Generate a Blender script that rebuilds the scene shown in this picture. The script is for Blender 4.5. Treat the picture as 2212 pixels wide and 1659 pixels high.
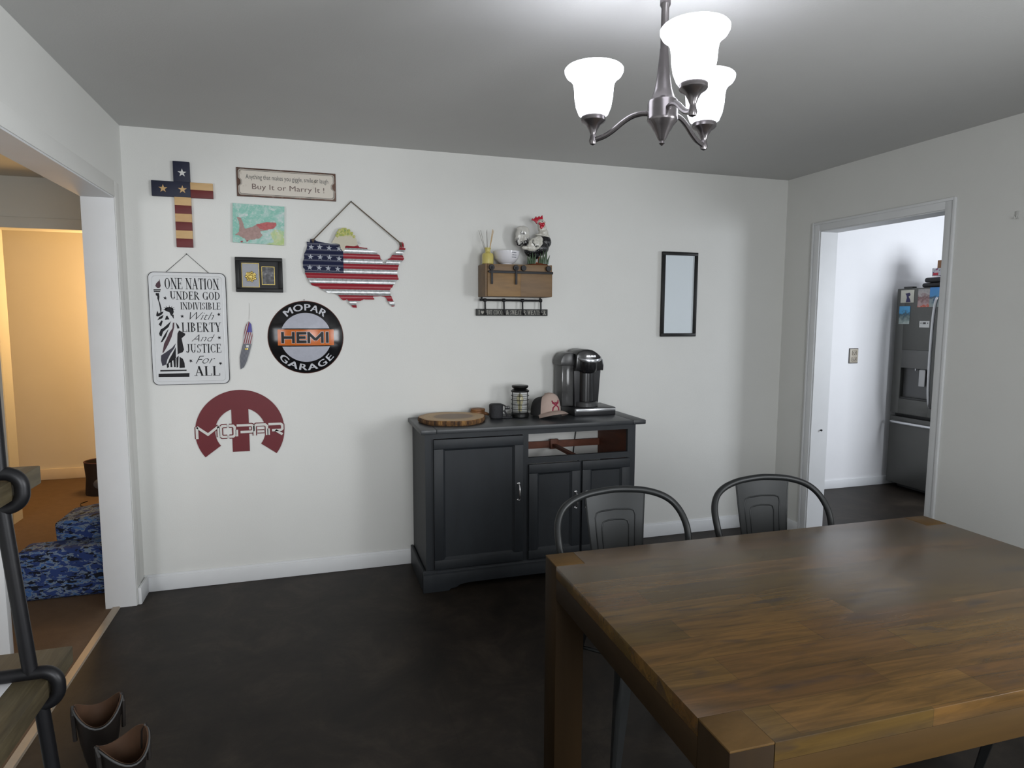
import bpy, bmesh, math, random
from mathutils import Vector, Matrix
random.seed(7)
for o in list(bpy.data.objects):
    bpy.data.objects.remove(o, do_unlink=True)
S = bpy.context.scene
C = S.collection
PI = math.pi

# ------------------------------------------------------------------ camera
F_PX, YAW, PITCH, ROLL = 1386.234, 0.3043, -0.1008, 0.0037
CAM = Vector((0.8892, -3.7849, 1.4772))
fw = Vector((math.sin(YAW) * math.cos(PITCH), math.cos(YAW) * math.cos(PITCH), math.sin(PITCH)))
rt = Vector((math.cos(YAW), -math.sin(YAW), 0))
up = rt.cross(fw)
r2 = rt * math.cos(ROLL) + up * math.sin(ROLL)
u2 = up * math.cos(ROLL) - rt * math.sin(ROLL)
cd = bpy.data.cameras.new('camera')
cd.sensor_fit = 'HORIZONTAL'; cd.sensor_width = 36.0
cd.lens = F_PX / 2212.0 * 36.0
cd.clip_start = 0.02; cd.clip_end = 60
cam = bpy.data.objects.new('camera', cd); C.objects.link(cam)
cam.matrix_world = Matrix(((r2.x, u2.x, -fw.x, CAM.x), (r2.y, u2.y, -fw.y, CAM.y), (r2.z, u2.z, -fw.z, CAM.z), (0, 0, 0, 1)))
S.camera = cam

# ------------------------------------------------------------------ view, world, lights
S.view_settings.view_transform = 'Standard'
S.view_settings.look = 'None'
S.view_settings.exposure = -0.24
S.view_settings.gamma = 1.0
S.view_settings.use_curve_mapping = False
w = bpy.data.worlds.new('World'); S.world = w; w.use_nodes = True
bg = w.node_tree.nodes['Background']
bg.inputs[0].default_value = (0.62, 0.75, 1.0, 1); bg.inputs[1].default_value = 0.5


def area(name, loc, target, sx, sy, watts, col):
    d = bpy.data.lights.new(name, 'AREA'); d.shape = 'RECTANGLE'; d.size = sx; d.size_y = sy
    d.energy = watts; d.color = col
    o = bpy.data.objects.new(name, d); C.objects.link(o)
    o.location = loc
    o.rotation_euler = (Vector(target) - Vector(loc)).to_track_quat('-Z', 'Y').to_euler()
    return o


def point(name, loc, watts, col, r=0.05):
    d = bpy.data.lights.new(name, 'POINT'); d.energy = watts; d.color = col; d.shadow_soft_size = r
    o = bpy.data.objects.new(name, d); C.objects.link(o); o.location = loc
    return o


def sky_window(*a, spread=130):
    o = area(*a); o.data.spread = math.radians(spread); return o


sky_window('dining_window_daylight', (4.115, -4.15, 1.45), (0, -3.4, 1.25), 1.25, 1.25, 98, (0.95, 0.975, 1.0), spread=150)
sky_window('front_fill_light', (1.6, -5.44, 1.55), (1.8, 0, 1.1), 1.3, 1.3, 58, (0.94, 0.97, 1.0))  # added fill from behind the camera to lift the right wall; no known window
sky_window('hall_window_daylight', (-1.5, -3.32, 1.55), (-1.2, 0, 1.2), 1.1, 1.2, 34, (0.95, 0.975, 1.0), spread=150)
sky_window('kitchen_window_daylight', (6.15, -2.12, 1.6), (6.05, 0.6, 1.2), 1.0, 1.1, 70, (0.88, 0.93, 1.0), spread=150)
point('bedroom_lamp', (-0.42, 1.98, 1.70), 54, (1.0, 0.60, 0.24), 0.22)

# ------------------------------------------------------------------ helpers
ORG = {}


class MB:
    def __init__(s):
        s.bm = bmesh.new()

    def face(s, pts):
        return s.bm.faces.new([s.bm.verts.new(p) for p in pts])

    def merge(s, b2):
        m = bpy.data.meshes.new('t'); b2.to_mesh(m); b2.free(); s.bm.from_mesh(m); bpy.data.meshes.remove(m)

    def box(s, x0, x1, y0, y1, z0, z1, bev=0.0, seg=2, rot=None, mat=None):
        b = bmesh.new()
        bmesh.ops.create_cube(b, size=1)
        bmesh.ops.scale(b, vec=(x1 - x0, y1 - y0, z1 - z0), verts=b.verts)
        if bev > 0:
            bmesh.ops.bevel(b, geom=list(b.edges), offset=bev, segments=seg, affect='EDGES', profile=0.5)
        if rot is not None:
            bmesh.ops.transform(b, matrix=rot.to_4x4(), verts=b.verts)
        bmesh.ops.translate(b, vec=((x0 + x1) / 2, (y0 + y1) / 2, (z0 + z1) / 2), verts=b.verts)
        s.merge(b); return s

    def prism(s, poly, axis, a, b, bev=0.0):
        """poly: 2D outline; axis 'y': (x,z); 'x': (y,z); 'z': (x,y)"""
        B = bmesh.new()

        def P(q, t):
            return {'y': (q[0], t, q[1]), 'x': (t, q[0], q[1]), 'z': (q[0], q[1], t)}[axis]
        v0 = [B.verts.new(P(q, a)) for q in poly]; v1 = [B.verts.new(P(q, b)) for q in poly]
        n = len(poly)
        B.faces.new(v0); B.faces.new(v1[::-1])
        for i in range(n):
            B.faces.new((v0[i], v0[(i + 1) % n], v1[(i + 1) % n], v1[i]))
        bmesh.ops.recalc_face_normals(B, faces=B.faces)
        if bev > 0:
            es = [e for e in B.edges if len(e.link_faces) == 2 and any(len(f.verts) == n for f in e.link_faces)]
            bmesh.ops.bevel(B, geom=es, offset=bev, segments=2, affect='EDGES', profile=0.5)
        s.merge(B); return s

    def tube(s, pts, r, seg=10, closed=False, flat=None):
        pts = [Vector(p) for p in pts]; n = len(pts)
        rs = r if isinstance(r, (list, tuple)) else [r] * n
        tans = []
        for i in range(n):
            if closed:
                t = pts[(i + 1) % n] - pts[i - 1]
            else:
                t = pts[min(i + 1, n - 1)] - pts[max(i - 1, 0)]
            tans.append(t.normalized())
        ref = Vector((0, 0, 1)) if abs(tans[0].z) < 0.9 else Vector((0, 1, 0))
        nrm = (ref - tans[0] * ref.dot(tans[0])).normalized()
        rings = []
        for i in range(n):
            t = tans[i]
            nrm = (nrm - t * nrm.dot(t)).normalized(); bi = t.cross(nrm)
            rings.append([s.bm.verts.new(pts[i] + (nrm * math.cos(2 * PI * k / seg) + bi * math.sin(2 * PI * k / seg)) * rs[i]) for k in range(seg)])
        m = n if closed else n - 1
        for i in range(m):
            A, Bq = rings[i], rings[(i + 1) % n]
            for k in range(seg):
                s.bm.faces.new((A[k], A[(k + 1) % seg], Bq[(k + 1) % seg], Bq[k]))
        if not closed:
            s.bm.faces.new(rings[0][::-1]); s.bm.faces.new(rings[-1])
        return s

    def loft(s, rings, cap0=True, cap1=True):
        R = [[s.bm.verts.new(p) for p in r] for r in rings]; n = len(R[0])
        for a, b in zip(R, R[1:]):
            for k in range(n):
                s.bm.faces.new((a[k], a[(k + 1) % n], b[(k + 1) % n], b[k]))
        if cap0: s.bm.faces.new(R[0][::-1])
        if cap1: s.bm.faces.new(R[-1])
        return s

    def lathe(s, prof, cx, cy, seg=32, cap=True, axis='z', oz=0.0):
        rings = []
        for r, z in prof:
            ring = []
            for k in range(seg):
                a = 2 * PI * k / seg
                if axis == 'z':
                    ring.append((cx + r * math.cos(a), cy + r * math.sin(a), z))
                elif axis == 'y':
                    ring.append((cx + r * math.cos(a), z, cy - r * math.sin(a)))
                else:
                    ring.append((z, cx + r * math.cos(a), cy + r * math.sin(a)))
            rings.append(ring)
        return s.loft(rings, cap, cap)

    def ball(s, c, r, seg=16):
        b = bmesh.new(); bmesh.ops.create_uvsphere(b, u_segments=seg, v_segments=max(6, seg // 2), radius=1)
        rr = r if isinstance(r, (list, tuple)) else (r, r, r)
        bmesh.ops.scale(b, vec=rr, verts=b.verts); bmesh.ops.translate(b, vec=c, verts=b.verts)
        s.merge(b); return s

    def grid(s, fn, nu, nv):
        V = [[s.bm.verts.new(fn(i / nu, j / nv)) for j in range(nv + 1)] for i in range(nu + 1)]
        for i in range(nu):
            for j in range(nv):
                s.bm.faces.new((V[i][j], V[i + 1][j], V[i + 1][j + 1], V[i][j + 1]))
        return s

    def xf(s, M):
        bmesh.ops.transform(s.bm, matrix=M, verts=s.bm.verts); return s

    def build(s, name, mat, parent=None, org=None, smooth=True, ang=35, fix=True):
        if fix:
            bmesh.ops.recalc_face_normals(s.bm, faces=s.bm.faces)
        o0 = org if org is not None else (ORG.get(parent.name, Vector((0, 0, 0))) if parent else Vector((0, 0, 0)))
        o0 = Vector(o0)
        bmesh.ops.translate(s.bm, vec=-o0, verts=s.bm.verts)
        m = bpy.data.meshes.new(name); s.bm.to_mesh(m); s.bm.free()
        m.materials.append(mat)
        if smooth:
            for p in m.polygons: p.use_smooth = True
            m.set_sharp_from_angle(angle=math.radians(ang))
        o = bpy.data.objects.new(name, m); C.objects.link(o)
        if parent:
            o.parent = parent; ORG[o.name] = o0
        else:
            o.location = o0; ORG[o.name] = o0
        return o


def thing(name, label, cat, loc=(0, 0, 0), group=None):
    o = bpy.data.objects.new(name, None); C.objects.link(o); o.location = loc
    o.empty_display_size = 0.05
    o['label'] = label; o['category'] = cat
    if group: o['group'] = group
    ORG[o.name] = Vector(loc)
    return o


def tag(o, label, cat, group=None):
    o['label'] = label; o['category'] = cat
    if group: o['group'] = group
    return o


def struct(name, mb, mat, **k):
    o = mb.build(name, mat, **k); o['kind'] = 'structure'; return o


def dup(root, loc, rz, label, group):
    r = root.copy(); C.objects.link(r); r.location = loc; r.rotation_euler = (0, 0, rz)
    r['label'] = label; r['group'] = group
    for ch in list(root.children):
        c = ch.copy(); C.objects.link(c); c.parent = r
        for g in list(ch.children):
            d = g.copy(); C.objects.link(d); d.parent = c
    return r


# ------------------------------------------------------------------ materials
def lin(r, g, b):
    f = lambda c: (c / 12.92 if c <= 0.04045 else ((c + 0.055) / 1.055) ** 2.4)
    return (f(r / 255), f(g / 255), f(b / 255), 1)


def pm(name, col, rough=0.5, metal=0.0, var=0.06, scale=12.0, bump=0.0, bscale=60.0, spec=0.5, emit=None, estr=0.0, trans=0.0, alpha=1.0, coat=0.0, stretch=(1, 1, 1)):
    m = bpy.data.materials.new(name); m.use_nodes = True
    nt = m.node_tree; b = nt.nodes['Principled BSDF']
    tc = nt.nodes.new('ShaderNodeTexCoord'); mp = nt.nodes.new('ShaderNodeMapping')
    mp.inputs['Scale'].default_value = stretch
    nt.links.new(tc.outputs['Object'], mp.inputs['Vector'])
    nz = nt.nodes.new('ShaderNodeTexNoise'); nz.inputs['Scale'].default_value = scale; nz.inputs['Detail'].default_value = 4
    nt.links.new(mp.outputs['Vector'], nz.inputs['Vector'])
    mx = nt.nodes.new('ShaderNodeMix'); mx.data_type = 'RGBA'
    c = list(col[:3])
    mx.inputs['A'].default_value = [max(0, x * (1 - var)) for x in c] + [1]
    mx.inputs['B'].default_value = [min(1, x * (1 + var)) for x in c] + [1]
    nt.links.new(nz.outputs['Fac'], mx.inputs['Factor'])
    nt.links.new(mx.outputs['Result'], b.inputs['Base Color'])
    b.inputs['Roughness'].default_value = rough; b.inputs['Metallic'].default_value = metal
    b.inputs['Specular IOR Level'].default_value = spec
    b.inputs['Transmission Weight'].default_value = trans
    b.inputs['Alpha'].default_value = alpha
    b.inputs['Coat Weight'].default_value = coat
    if emit:
        b.inputs['Emission Color'].default_value = list(emit[:3]) + [1]; b.inputs['Emission Strength'].default_value = estr
    if bump > 0:
        n2 = nt.nodes.new('ShaderNodeTexNoise'); n2.inputs['Scale'].default_value = bscale; n2.inputs['Detail'].default_value = 3
        nt.links.new(mp.outputs['Vector'], n2.inputs['Vector'])
        bp = nt.nodes.new('ShaderNodeBump'); bp.inputs['Strength'].default_value = bump; bp.inputs['Distance'].default_value = 0.004
        nt.links.new(n2.outputs['Fac'], bp.inputs['Height']); nt.links.new(bp.outputs['Normal'], b.inputs['Normal'])
    return m


class N:
    """tiny node-tree writer for the richer materials"""
    def __init__(s, name, rough=0.5, metal=0.0):
        s.m = bpy.data.materials.new(name); s.m.use_nodes = True; s.t = s.m.node_tree
        s.b = s.t.nodes['Principled BSDF']; s.b.inputs['Roughness'].default_value = rough; s.b.inputs['Metallic'].default_value = metal
        s.co = s.t.nodes.new('ShaderNodeTexCoord').outputs['Object']

    def node(s, typ, ins=None, **props):
        n = s.t.nodes.new(typ)
        for k, v in props.items(): setattr(n, k, v)
        for k, v in (ins or {}).items():
            if hasattr(v, 'is_output'): s.t.links.new(v, n.inputs[k])
            else: n.inputs[k].default_value = v
        return n

    def map(s, scale=(1, 1, 1), loc=(0, 0, 0), rot=(0, 0, 0), vec=None):
        return s.node('ShaderNodeMapping', {'Vector': vec or s.co, 'Scale': scale, 'Location': loc, 'Rotation': rot}).outputs[0]

    def noise(s, vec, scale, detail=4, rough=0.55, dist=0.0):
        return s.node('ShaderNodeTexNoise', {'Vector': vec, 'Scale': scale, 'Detail': detail, 'Roughness': rough, 'Distortion': dist}).outputs['Fac']

    def ramp(s, fac, stops, interp='LINEAR'):
        n = s.node('ShaderNodeValToRGB', {'Fac': fac}); cr = n.color_ramp; cr.interpolation = interp
        while len(cr.elements) < len(stops): cr.elements.new(0.5)
        for e, (p, c) in zip(cr.elements, stops): e.position = p; e.color = c
        return n.outputs[0]

    def mix(s, fac, a, b, blend='MIX'):
        n = s.node('ShaderNodeMix', data_type='RGBA', blend_type=blend)
        for k, v in (('Factor', fac), ('A', a), ('B', b)):
            if hasattr(v, 'is_output'): s.t.links.new(v, n.inputs[k])
            elif k == 'Factor': n.inputs[0].default_value = v
            else: n.inputs[k].default_value = v
        return n.outputs['Result']

    def math(s, op, a, b=0.0):
        n = s.node('ShaderNodeMath', operation=op)
        for i, v in enumerate((a, b)):
            if hasattr(v, 'is_output'): s.t.links.new(v, n.inputs[i])
            else: n.inputs[i].default_value = v
        return n.outputs[0]

    def xyz(s, vec=None):
        return s.node('ShaderNodeSeparateXYZ', {'Vector': vec or s.co}).outputs

    def bump(s, h, strength=0.3, dist=0.004):
        s.t.links.new(s.node('ShaderNodeBump', {'Height': h, 'Strength': strength, 'Distance': dist}).outputs[0], s.b.inputs['Normal'])

    def color(s, c):
        s.t.links.new(c, s.b.inputs['Base Color']); return s.m


def wood(name, cols, axis=0, rough=0.45, scale=9.0, stretch=0.12, dark=0.5):
    n = N(name, rough)
    sc = [1, 1, 1]; sc[axis] = stretch
    v = n.map(tuple(sc))
    a = n.noise(v, scale, 6, 0.6, 1.2); g = n.noise(v, scale * 9, 3, 0.6)
    base = n.ramp(a, [(0.25, cols[0]), (0.5, cols[1]), (0.75, cols[2])])
    c = n.mix(n.math('MULTIPLY', g, dark), base, (0.02, 0.012, 0.006, 1))
    n.bump(g, 0.15, 0.002)
    return n.color(c)


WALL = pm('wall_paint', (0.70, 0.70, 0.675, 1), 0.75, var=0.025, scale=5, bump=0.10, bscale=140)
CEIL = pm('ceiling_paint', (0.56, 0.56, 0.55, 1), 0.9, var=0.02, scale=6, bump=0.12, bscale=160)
TRIM = pm('white_trim_paint', (0.70, 0.71, 0.72, 1), 0.45, var=0.04, scale=10)
KWALL = pm('kitchen_wall_paint', (0.78, 0.78, 0.79, 1), 0.7, var=0.02, scale=5, bump=0.08, bscale=140)
HALLW = pm('hall_wall_paint', (0.56, 0.55, 0.50, 1), 0.8, var=0.03, scale=5)
BEDW = pm('bedroom_wall_paint', (0.74, 0.70, 0.62, 1), 0.8, var=0.03, scale=5)

# dark vinyl floor with large mottled slabs
_n = N('dark_vinyl_floor', 0.48); _n.b.inputs['Specular IOR Level'].default_value = 0.22
_a = _n.noise(_n.map((1, 1, 1)), 3.4, 7, 0.72, 0.5); _b = _n.noise(_n.map((1, 1, 1)), 14, 5, 0.7)
_c = _n.ramp(_a, [(0.36, (0.011, 0.0080, 0.0058, 1)), (0.52, (0.024, 0.0178, 0.0132, 1)), (0.68, (0.050, 0.038, 0.028, 1))])
_c = _n.mix(_n.math('MULTIPLY', _b, 0.55), _c, (0.014, 0.012, 0.010, 1))
_br = _n.node('ShaderNodeTexBrick', {'Vector': _n.map((1, 1, 1)), 'Scale': 1.0, 'Mortar Size': 0.0015, 'Brick Width': 0.9, 'Row Height': 0.45, 'Color1': (1, 1, 1, 1), 'Color2': (0.9, 0.9, 0.9, 1), 'Mortar': (0.72, 0.72, 0.72, 1)}).outputs['Color']
_c = _n.mix(1.0, _c, _br, 'MULTIPLY')
_n.bump(_b, 0.12, 0.002)
FLOOR = _n.color(_c)
HALLF = BEDF = pm('brown_carpet', (0.135, 0.084, 0.048, 1), 0.95, var=0.16, scale=18, bump=0.5, bscale=260)

# butcher-block table wood: staggered staves running along x
_n = N('butcher_block_wood', 0.25)


def stave(n):
    br = n.node('ShaderNodeTexBrick', {'Vector': n.map((1, 1, 1), (0.13, 0.02, 0)), 'Scale': 1.0, 'Mortar Size': 0.0008, 'Mortar Smooth': 0.2, 'Bias': 0.0, 'Brick Width': 0.46, 'Row Height': 0.088, 'Color1': (0, 0, 0, 1), 'Color2': (1, 1, 1, 1), 'Mortar': (0.35, 0.35, 0.35, 1)}, offset=0.37, squash=1.0)
    return br.outputs['Color'], br.outputs['Fac']


_k, _f = stave(_n)
_r = _n.ramp(_k, [(0.0, (0.066, 0.041, 0.011, 1)), (0.35, (0.104, 0.060, 0.0155, 1)), (0.65, (0.125, 0.066, 0.0175, 1)), (1.0, (0.092, 0.045, 0.014, 1))])
_g = _n.noise(_n.map((0.9, 9, 9)), 5, 6, 0.62, 0.8)
_r = _n.mix(_n.ramp(_g, [(0.35, (0, 0, 0, 1)), (0.70, (0.85, 0.85, 0.85, 1))]), _r, (0.040, 0.023, 0.008, 1))
_kn = _n.noise(_n.map((2.0, 8.0, 8.0), (3.3, 1.7, 0)), 2.6, 2, 0.5, 0.4)
_r = _n.mix(_n.ramp(_kn, [(0.60, (0, 0, 0, 1)), (0.74, (0.8, 0.8, 0.8, 1))]), _r, (0.030, 0.022, 0.018, 1))
_r = _n.mix(_n.math('MULTIPLY', _f, 0.5), _r, (0.03, 0.018, 0.008, 1))
_n.b.inputs['Specular IOR Level'].default_value = 0.42
_n.bump(_g, 0.08, 0.002)
TABLEW = _n.color(_r)
# ------------------------------------------------------------------ measured outlines (x, z on the back wall, metres)
MAP=[(0.8833, 1.8971), (0.8928, 1.8956), (0.9023, 1.894), (0.9047, 1.9117), (0.9313, 1.9089), (0.9331, 1.903), (0.9714, 1.8966), (1.01, 1.8921), (1.0567, 1.8879), (1.092, 1.8833), (1.1394, 1.883), (1.1594, 1.8898), (1.1672, 1.878), (1.2111, 1.8744), (1.213, 1.8664), (1.2632, 1.8531), (1.2691, 1.8423), (1.2812, 1.8354), (1.2849, 1.8152), (1.295, 1.8094), (1.2926, 1.7876), (1.3049, 1.7864), (1.3153, 1.7957), (1.3196, 1.8101), (1.3341, 1.8208), (1.3403, 1.821), (1.3509, 1.8418), (1.3696, 1.8547), (1.3905, 1.8738), (1.3927, 1.8821), (1.395, 1.9006), (1.391, 1.9107), (1.4097, 1.9155), (1.4158, 1.9055), (1.4197, 1.8831), (1.428, 1.8793), (1.4194, 1.8605), (1.4067, 1.8436), (1.4128, 1.8356), (1.4189, 1.8214), (1.4083, 1.8066), (1.3957, 1.796), (1.3873, 1.7875), (1.3827, 1.7606), (1.3763, 1.748), (1.3801, 1.7193), (1.3861, 1.7029), (1.3756, 1.6964), (1.3672, 1.6859), (1.3524, 1.667), (1.3481, 1.6566), (1.3376, 1.6482), (1.3333, 1.6357), (1.3371, 1.613), (1.3411, 1.6069), (1.3492, 1.5904), (1.3531, 1.578), (1.3612, 1.5614), (1.3589, 1.5489), (1.3444, 1.5467), (1.3302, 1.5653), (1.32, 1.5776), (1.3141, 1.5941), (1.304, 1.6022), (1.2814, 1.606), (1.2385, 1.6034), (1.2464, 1.587), (1.2179, 1.5846), (1.1855, 1.5862), (1.1652, 1.5758), (1.145, 1.5714), (1.1428, 1.5592), (1.1475, 1.5355), (1.1244, 1.5406), (1.1108, 1.5588), (1.105, 1.571), (1.0934, 1.5851), (1.0774, 1.5788), (1.0617, 1.5867), (1.0464, 1.6067), (1.0309, 1.6186), (0.9957, 1.6201), (0.9725, 1.6298), (0.9534, 1.6415), (0.9382, 1.6532), (0.9075, 1.6586), (0.8928, 1.6822), (0.8818, 1.6998), (0.8728, 1.7214), (0.8715, 1.7432), (0.8624, 1.7587), (0.8613, 1.7863), (0.8695, 1.8102), (0.8681, 1.8259), (0.8821, 1.8539), (0.8866, 1.8776)]
MAPZ=[1.8711, 1.8402, 1.8122, 1.7841, 1.7559, 1.7285, 1.7003, 1.672, 1.6405, 1.608, 1.5768, 1.5524]
CANTON_X=1.0784
STARS=[(0.9073, 1.8686), (0.9522, 1.8702), (1.0024, 1.8669), (1.0562, 1.866), (0.9028, 1.8152), (0.9539, 1.8148), (1.0031, 1.8144), (1.0549, 1.81), (0.8975, 1.7577), (0.9467, 1.757), (0.9951, 1.7552), (1.0466, 1.7529)]
ROPE_PTS=[(0.9178, 1.9024), (1.1279, 2.1286), (1.3992, 1.9008)]
ANGEL=[(1.0175, 1.8953), (1.0297, 1.9175), (1.0398, 1.9338), (1.0441, 1.9498), (1.056, 1.9602), (1.0582, 1.9722), (1.0699, 1.9727), (1.0838, 1.9812), (1.0974, 1.9791), (1.1031, 1.9702), (1.1169, 1.9728), (1.1206, 1.959), (1.1323, 1.9536), (1.134, 1.9417), (1.1399, 1.9379), (1.1514, 1.9184), (1.155, 1.9026), (1.1587, 1.8867), (1.1387, 1.8799), (1.115, 1.8803), (1.0953, 1.8823), (1.0881, 1.8761), (1.0869, 1.8561), (1.075, 1.8517), (1.0655, 1.8633), (1.0602, 1.887), (1.0447, 1.8924)]
CURLS=[(1.0457, 1.938), (1.0519, 1.9521), (1.062, 1.9664), (1.0777, 1.973), (1.0934, 1.9737), (1.1109, 1.9666), (1.1264, 1.9533), (1.1379, 1.9359), (1.0573, 1.9325), (1.0454, 1.9221)]
FIG={'flame': [(0.1363, 1.6312), (0.1271, 1.6418), (0.1316, 1.6548), (0.1459, 1.6702), (0.1483, 1.6788), (0.1503, 1.6638), (0.1525, 1.6422), (0.1461, 1.6313)], 't1': [(0.1185, 1.6244), (0.1517, 1.6249), (0.1514, 1.6197), (0.1182, 1.6183)], 't2': [(0.1181, 1.6157), (0.1493, 1.6163), (0.1483, 1.611), (0.1198, 1.6106)], 'arm': [(0.1273, 1.6051), (0.1429, 1.6053), (0.144, 1.5859), (0.1412, 1.5685), (0.1463, 1.5512), (0.151, 1.5252), (0.1489, 1.5056), (0.1443, 1.5077), (0.1434, 1.5295), (0.1389, 1.5598), (0.1338, 1.5771), (0.1344, 1.5901), (0.1268, 1.5943)], 's1': [(0.1239, 1.4902), (0.1309, 1.5142), (0.1361, 1.499), (0.1442, 1.5056), (0.1601, 1.51), (0.1536, 1.4969), (0.1394, 1.486), (0.1275, 1.4837)], 's2': [(0.1286, 1.4641), (0.1392, 1.4816), (0.1593, 1.4926), (0.1526, 1.4751)], 's3': [(0.1334, 1.4423), (0.1482, 1.4642), (0.1539, 1.4598), (0.1447, 1.4314)], 'hair': [(0.1625, 1.5188), (0.1708, 1.5297), (0.1888, 1.5342), (0.2043, 1.5278), (0.2082, 1.5082), (0.2028, 1.495), (0.1945, 1.4862), (0.1875, 1.5059), (0.172, 1.5123)], 'face': [(0.1708, 1.4861), (0.1768, 1.4883), (0.1858, 1.4687), (0.164, 1.4664)], 'neck': [(0.1967, 1.4906), (0.2068, 1.495), (0.2065, 1.4709), (0.2002, 1.4819)], 'd1': [(0.1332, 1.3943), (0.142, 1.4161), (0.1583, 1.4271), (0.1933, 1.4599), (0.1801, 1.4292), (0.1533, 1.4052), (0.1443, 1.3789), (0.1366, 1.3833)], 'd2': [(0.1381, 1.3482), (0.1542, 1.381), (0.1734, 1.4117), (0.1796, 1.4183), (0.1639, 1.3766), (0.1469, 1.3504)], 'red': [(0.1443, 1.2932), (0.1544, 1.3415), (0.1828, 1.4007), (0.1976, 1.4226), (0.2009, 1.4512), (0.2081, 1.4534), (0.2056, 1.4248), (0.1916, 1.3765), (0.1761, 1.3413), (0.161, 1.3128), (0.1503, 1.2953)], 'd3': [(0.2148, 1.4534), (0.228, 1.4358), (0.2314, 1.4226), (0.2214, 1.4204)], 'd4': [(0.2202, 1.394), (0.2289, 1.4116), (0.2582, 1.3939), (0.2558, 1.385), (0.2391, 1.3696), (0.2437, 1.3364), (0.2485, 1.3097), (0.2419, 1.2964), (0.2215, 1.2878), (0.2165, 1.2834), (0.2174, 1.3498)], 'd5': [(0.1378, 1.28), (0.1622, 1.2974), (0.191, 1.3191), (0.21, 1.3433), (0.2029, 1.319), (0.1817, 1.2883), (0.1664, 1.2575), (0.1592, 1.2311), (0.1411, 1.2248), (0.1357, 1.2536)], 'd6': [(0.2091, 1.3234), (0.2078, 1.2658), (0.1652, 1.231), (0.1765, 1.2618), (0.1938, 1.2926)], 'd7': [(0.2248, 1.2722), (0.2404, 1.2609), (0.2475, 1.2385), (0.2484, 1.2139), (0.2222, 1.2122)], 'f1': [(0.1614, 1.2355), (0.1715, 1.2397), (0.1725, 1.2175), (0.1624, 1.2133)], 'f2': [(0.1799, 1.2485), (0.188, 1.2528), (0.1884, 1.2172), (0.1793, 1.2174)], 'f3': [(0.1942, 1.2571), (0.2065, 1.2636), (0.2044, 1.2169), (0.1964, 1.2171)], 'f4': [(0.2093, 1.2658), (0.2211, 1.2789), (0.2164, 1.2167), (0.2083, 1.2146)], 'b1': [(0.1302, 1.2029), (0.256, 1.2026), (0.2557, 1.1958), (0.1299, 1.1953)], 'b2': [(0.1214, 1.1831), (0.2694, 1.1844), (0.2677, 1.1642), (0.1207, 1.1663)], 'ray0': [(0.174, 1.5215), (0.1527, 1.5187), (0.1738, 1.5162)], 'ray1': [(0.1776, 1.5274), (0.1592, 1.534), (0.1754, 1.5226)], 'ray2': [(0.1827, 1.5295), (0.1701, 1.5406), (0.1791, 1.5258)], 'ray3': [(0.1904, 1.5296), (0.1881, 1.5451), (0.1857, 1.5293)], 'ray4': [(0.1959, 1.5263), (0.2029, 1.5409), (0.1921, 1.5292)], 'ray5': [(0.1996, 1.5229), (0.2145, 1.5345), (0.1976, 1.5275)], 'ray6': [(0.2002, 1.5182), (0.218, 1.5236), (0.1998, 1.5234)]}
TB={'ONE NATION': (0.1686, 1.6274, 0.4323, 1.685), 'UNDER GOD': (0.1925, 1.5735, 0.4357, 1.6156), 'INDIVISIBLE': (0.2397, 1.5216, 0.4356, 1.5587), 'With': (0.2814, 1.4668, 0.4007, 1.5073), 'LIBERTY': (0.2406, 1.4036, 0.4336, 1.4529), 'And': (0.2866, 1.3529, 0.4002, 1.3889), 'JUSTICE': (0.2578, 1.2918, 0.4312, 1.3384), 'For': (0.3019, 1.2339, 0.3978, 1.2756), 'ALL': (0.293, 1.1681, 0.4204, 1.2197)}
SST=[(0.1704, 1.5797), (0.2469, 1.4852), (0.4249, 1.4963), (0.4222, 1.3718), (0.2782, 1.2491), (0.423, 1.2332)]
FEATHER=[(0.5715, 1.4603), (0.5846, 1.4437), (0.5876, 1.4037), (0.5885, 1.377), (0.5807, 1.3302), (0.5699, 1.2901), (0.5558, 1.2433), (0.5391, 1.21), (0.5219, 1.1989), (0.521, 1.2237), (0.5206, 1.2639), (0.5301, 1.3039), (0.5408, 1.3439), (0.5453, 1.3838), (0.5508, 1.4171), (0.5598, 1.4437)]
FZ=[1.4004, 1.337, 1.317, 1.3036]
FTH=(0.5775, 1.5597)
EAGLE=(0.5575, 1.325)
BUY=((0.5818, 2.2033, 1.0074, 2.2516), (0.6124, 2.1543, 0.9861, 2.1976))
BUYbox=[(0.5393, 2.2743), (1.0473, 2.2711), (1.0445, 2.1217), (0.5369, 2.1249)]
BUY1=[(0.583, 2.2372), (0.5821, 2.2124), (1.0071, 2.2407), (1.0065, 2.2157)]
BUY2=[(0.6137, 2.1904), (0.6126, 2.1576), (0.986, 2.1928), (0.9851, 2.159)]
PAINT=[(0.5157, 2.0846), (0.7748, 2.0791), (0.7653, 1.8721), (0.5082, 1.8811)]
BIRD=[(0.5329, 2.0156), (0.5544, 2.0101), (0.5627, 1.9809), (0.5711, 1.9549), (0.6058, 1.9631), (0.6443, 1.9847), (0.6826, 1.9932), (0.7272, 1.992), (0.7332, 1.9789), (0.7199, 1.9616), (0.6748, 1.9496), (0.6461, 1.9417), (0.658, 1.9189), (0.6417, 1.9049), (0.6035, 1.8967), (0.5783, 1.8924), (0.5661, 1.9018), (0.5416, 1.9141), (0.5232, 1.9199), (0.5426, 1.9405), (0.544, 1.98)]
BIRDR=[(0.6252, 1.9772), (0.6826, 1.9919), (0.7272, 1.9906), (0.7319, 1.9788), (0.7167, 1.9614), (0.6685, 1.9493), (0.6434, 1.9582)]
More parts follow.
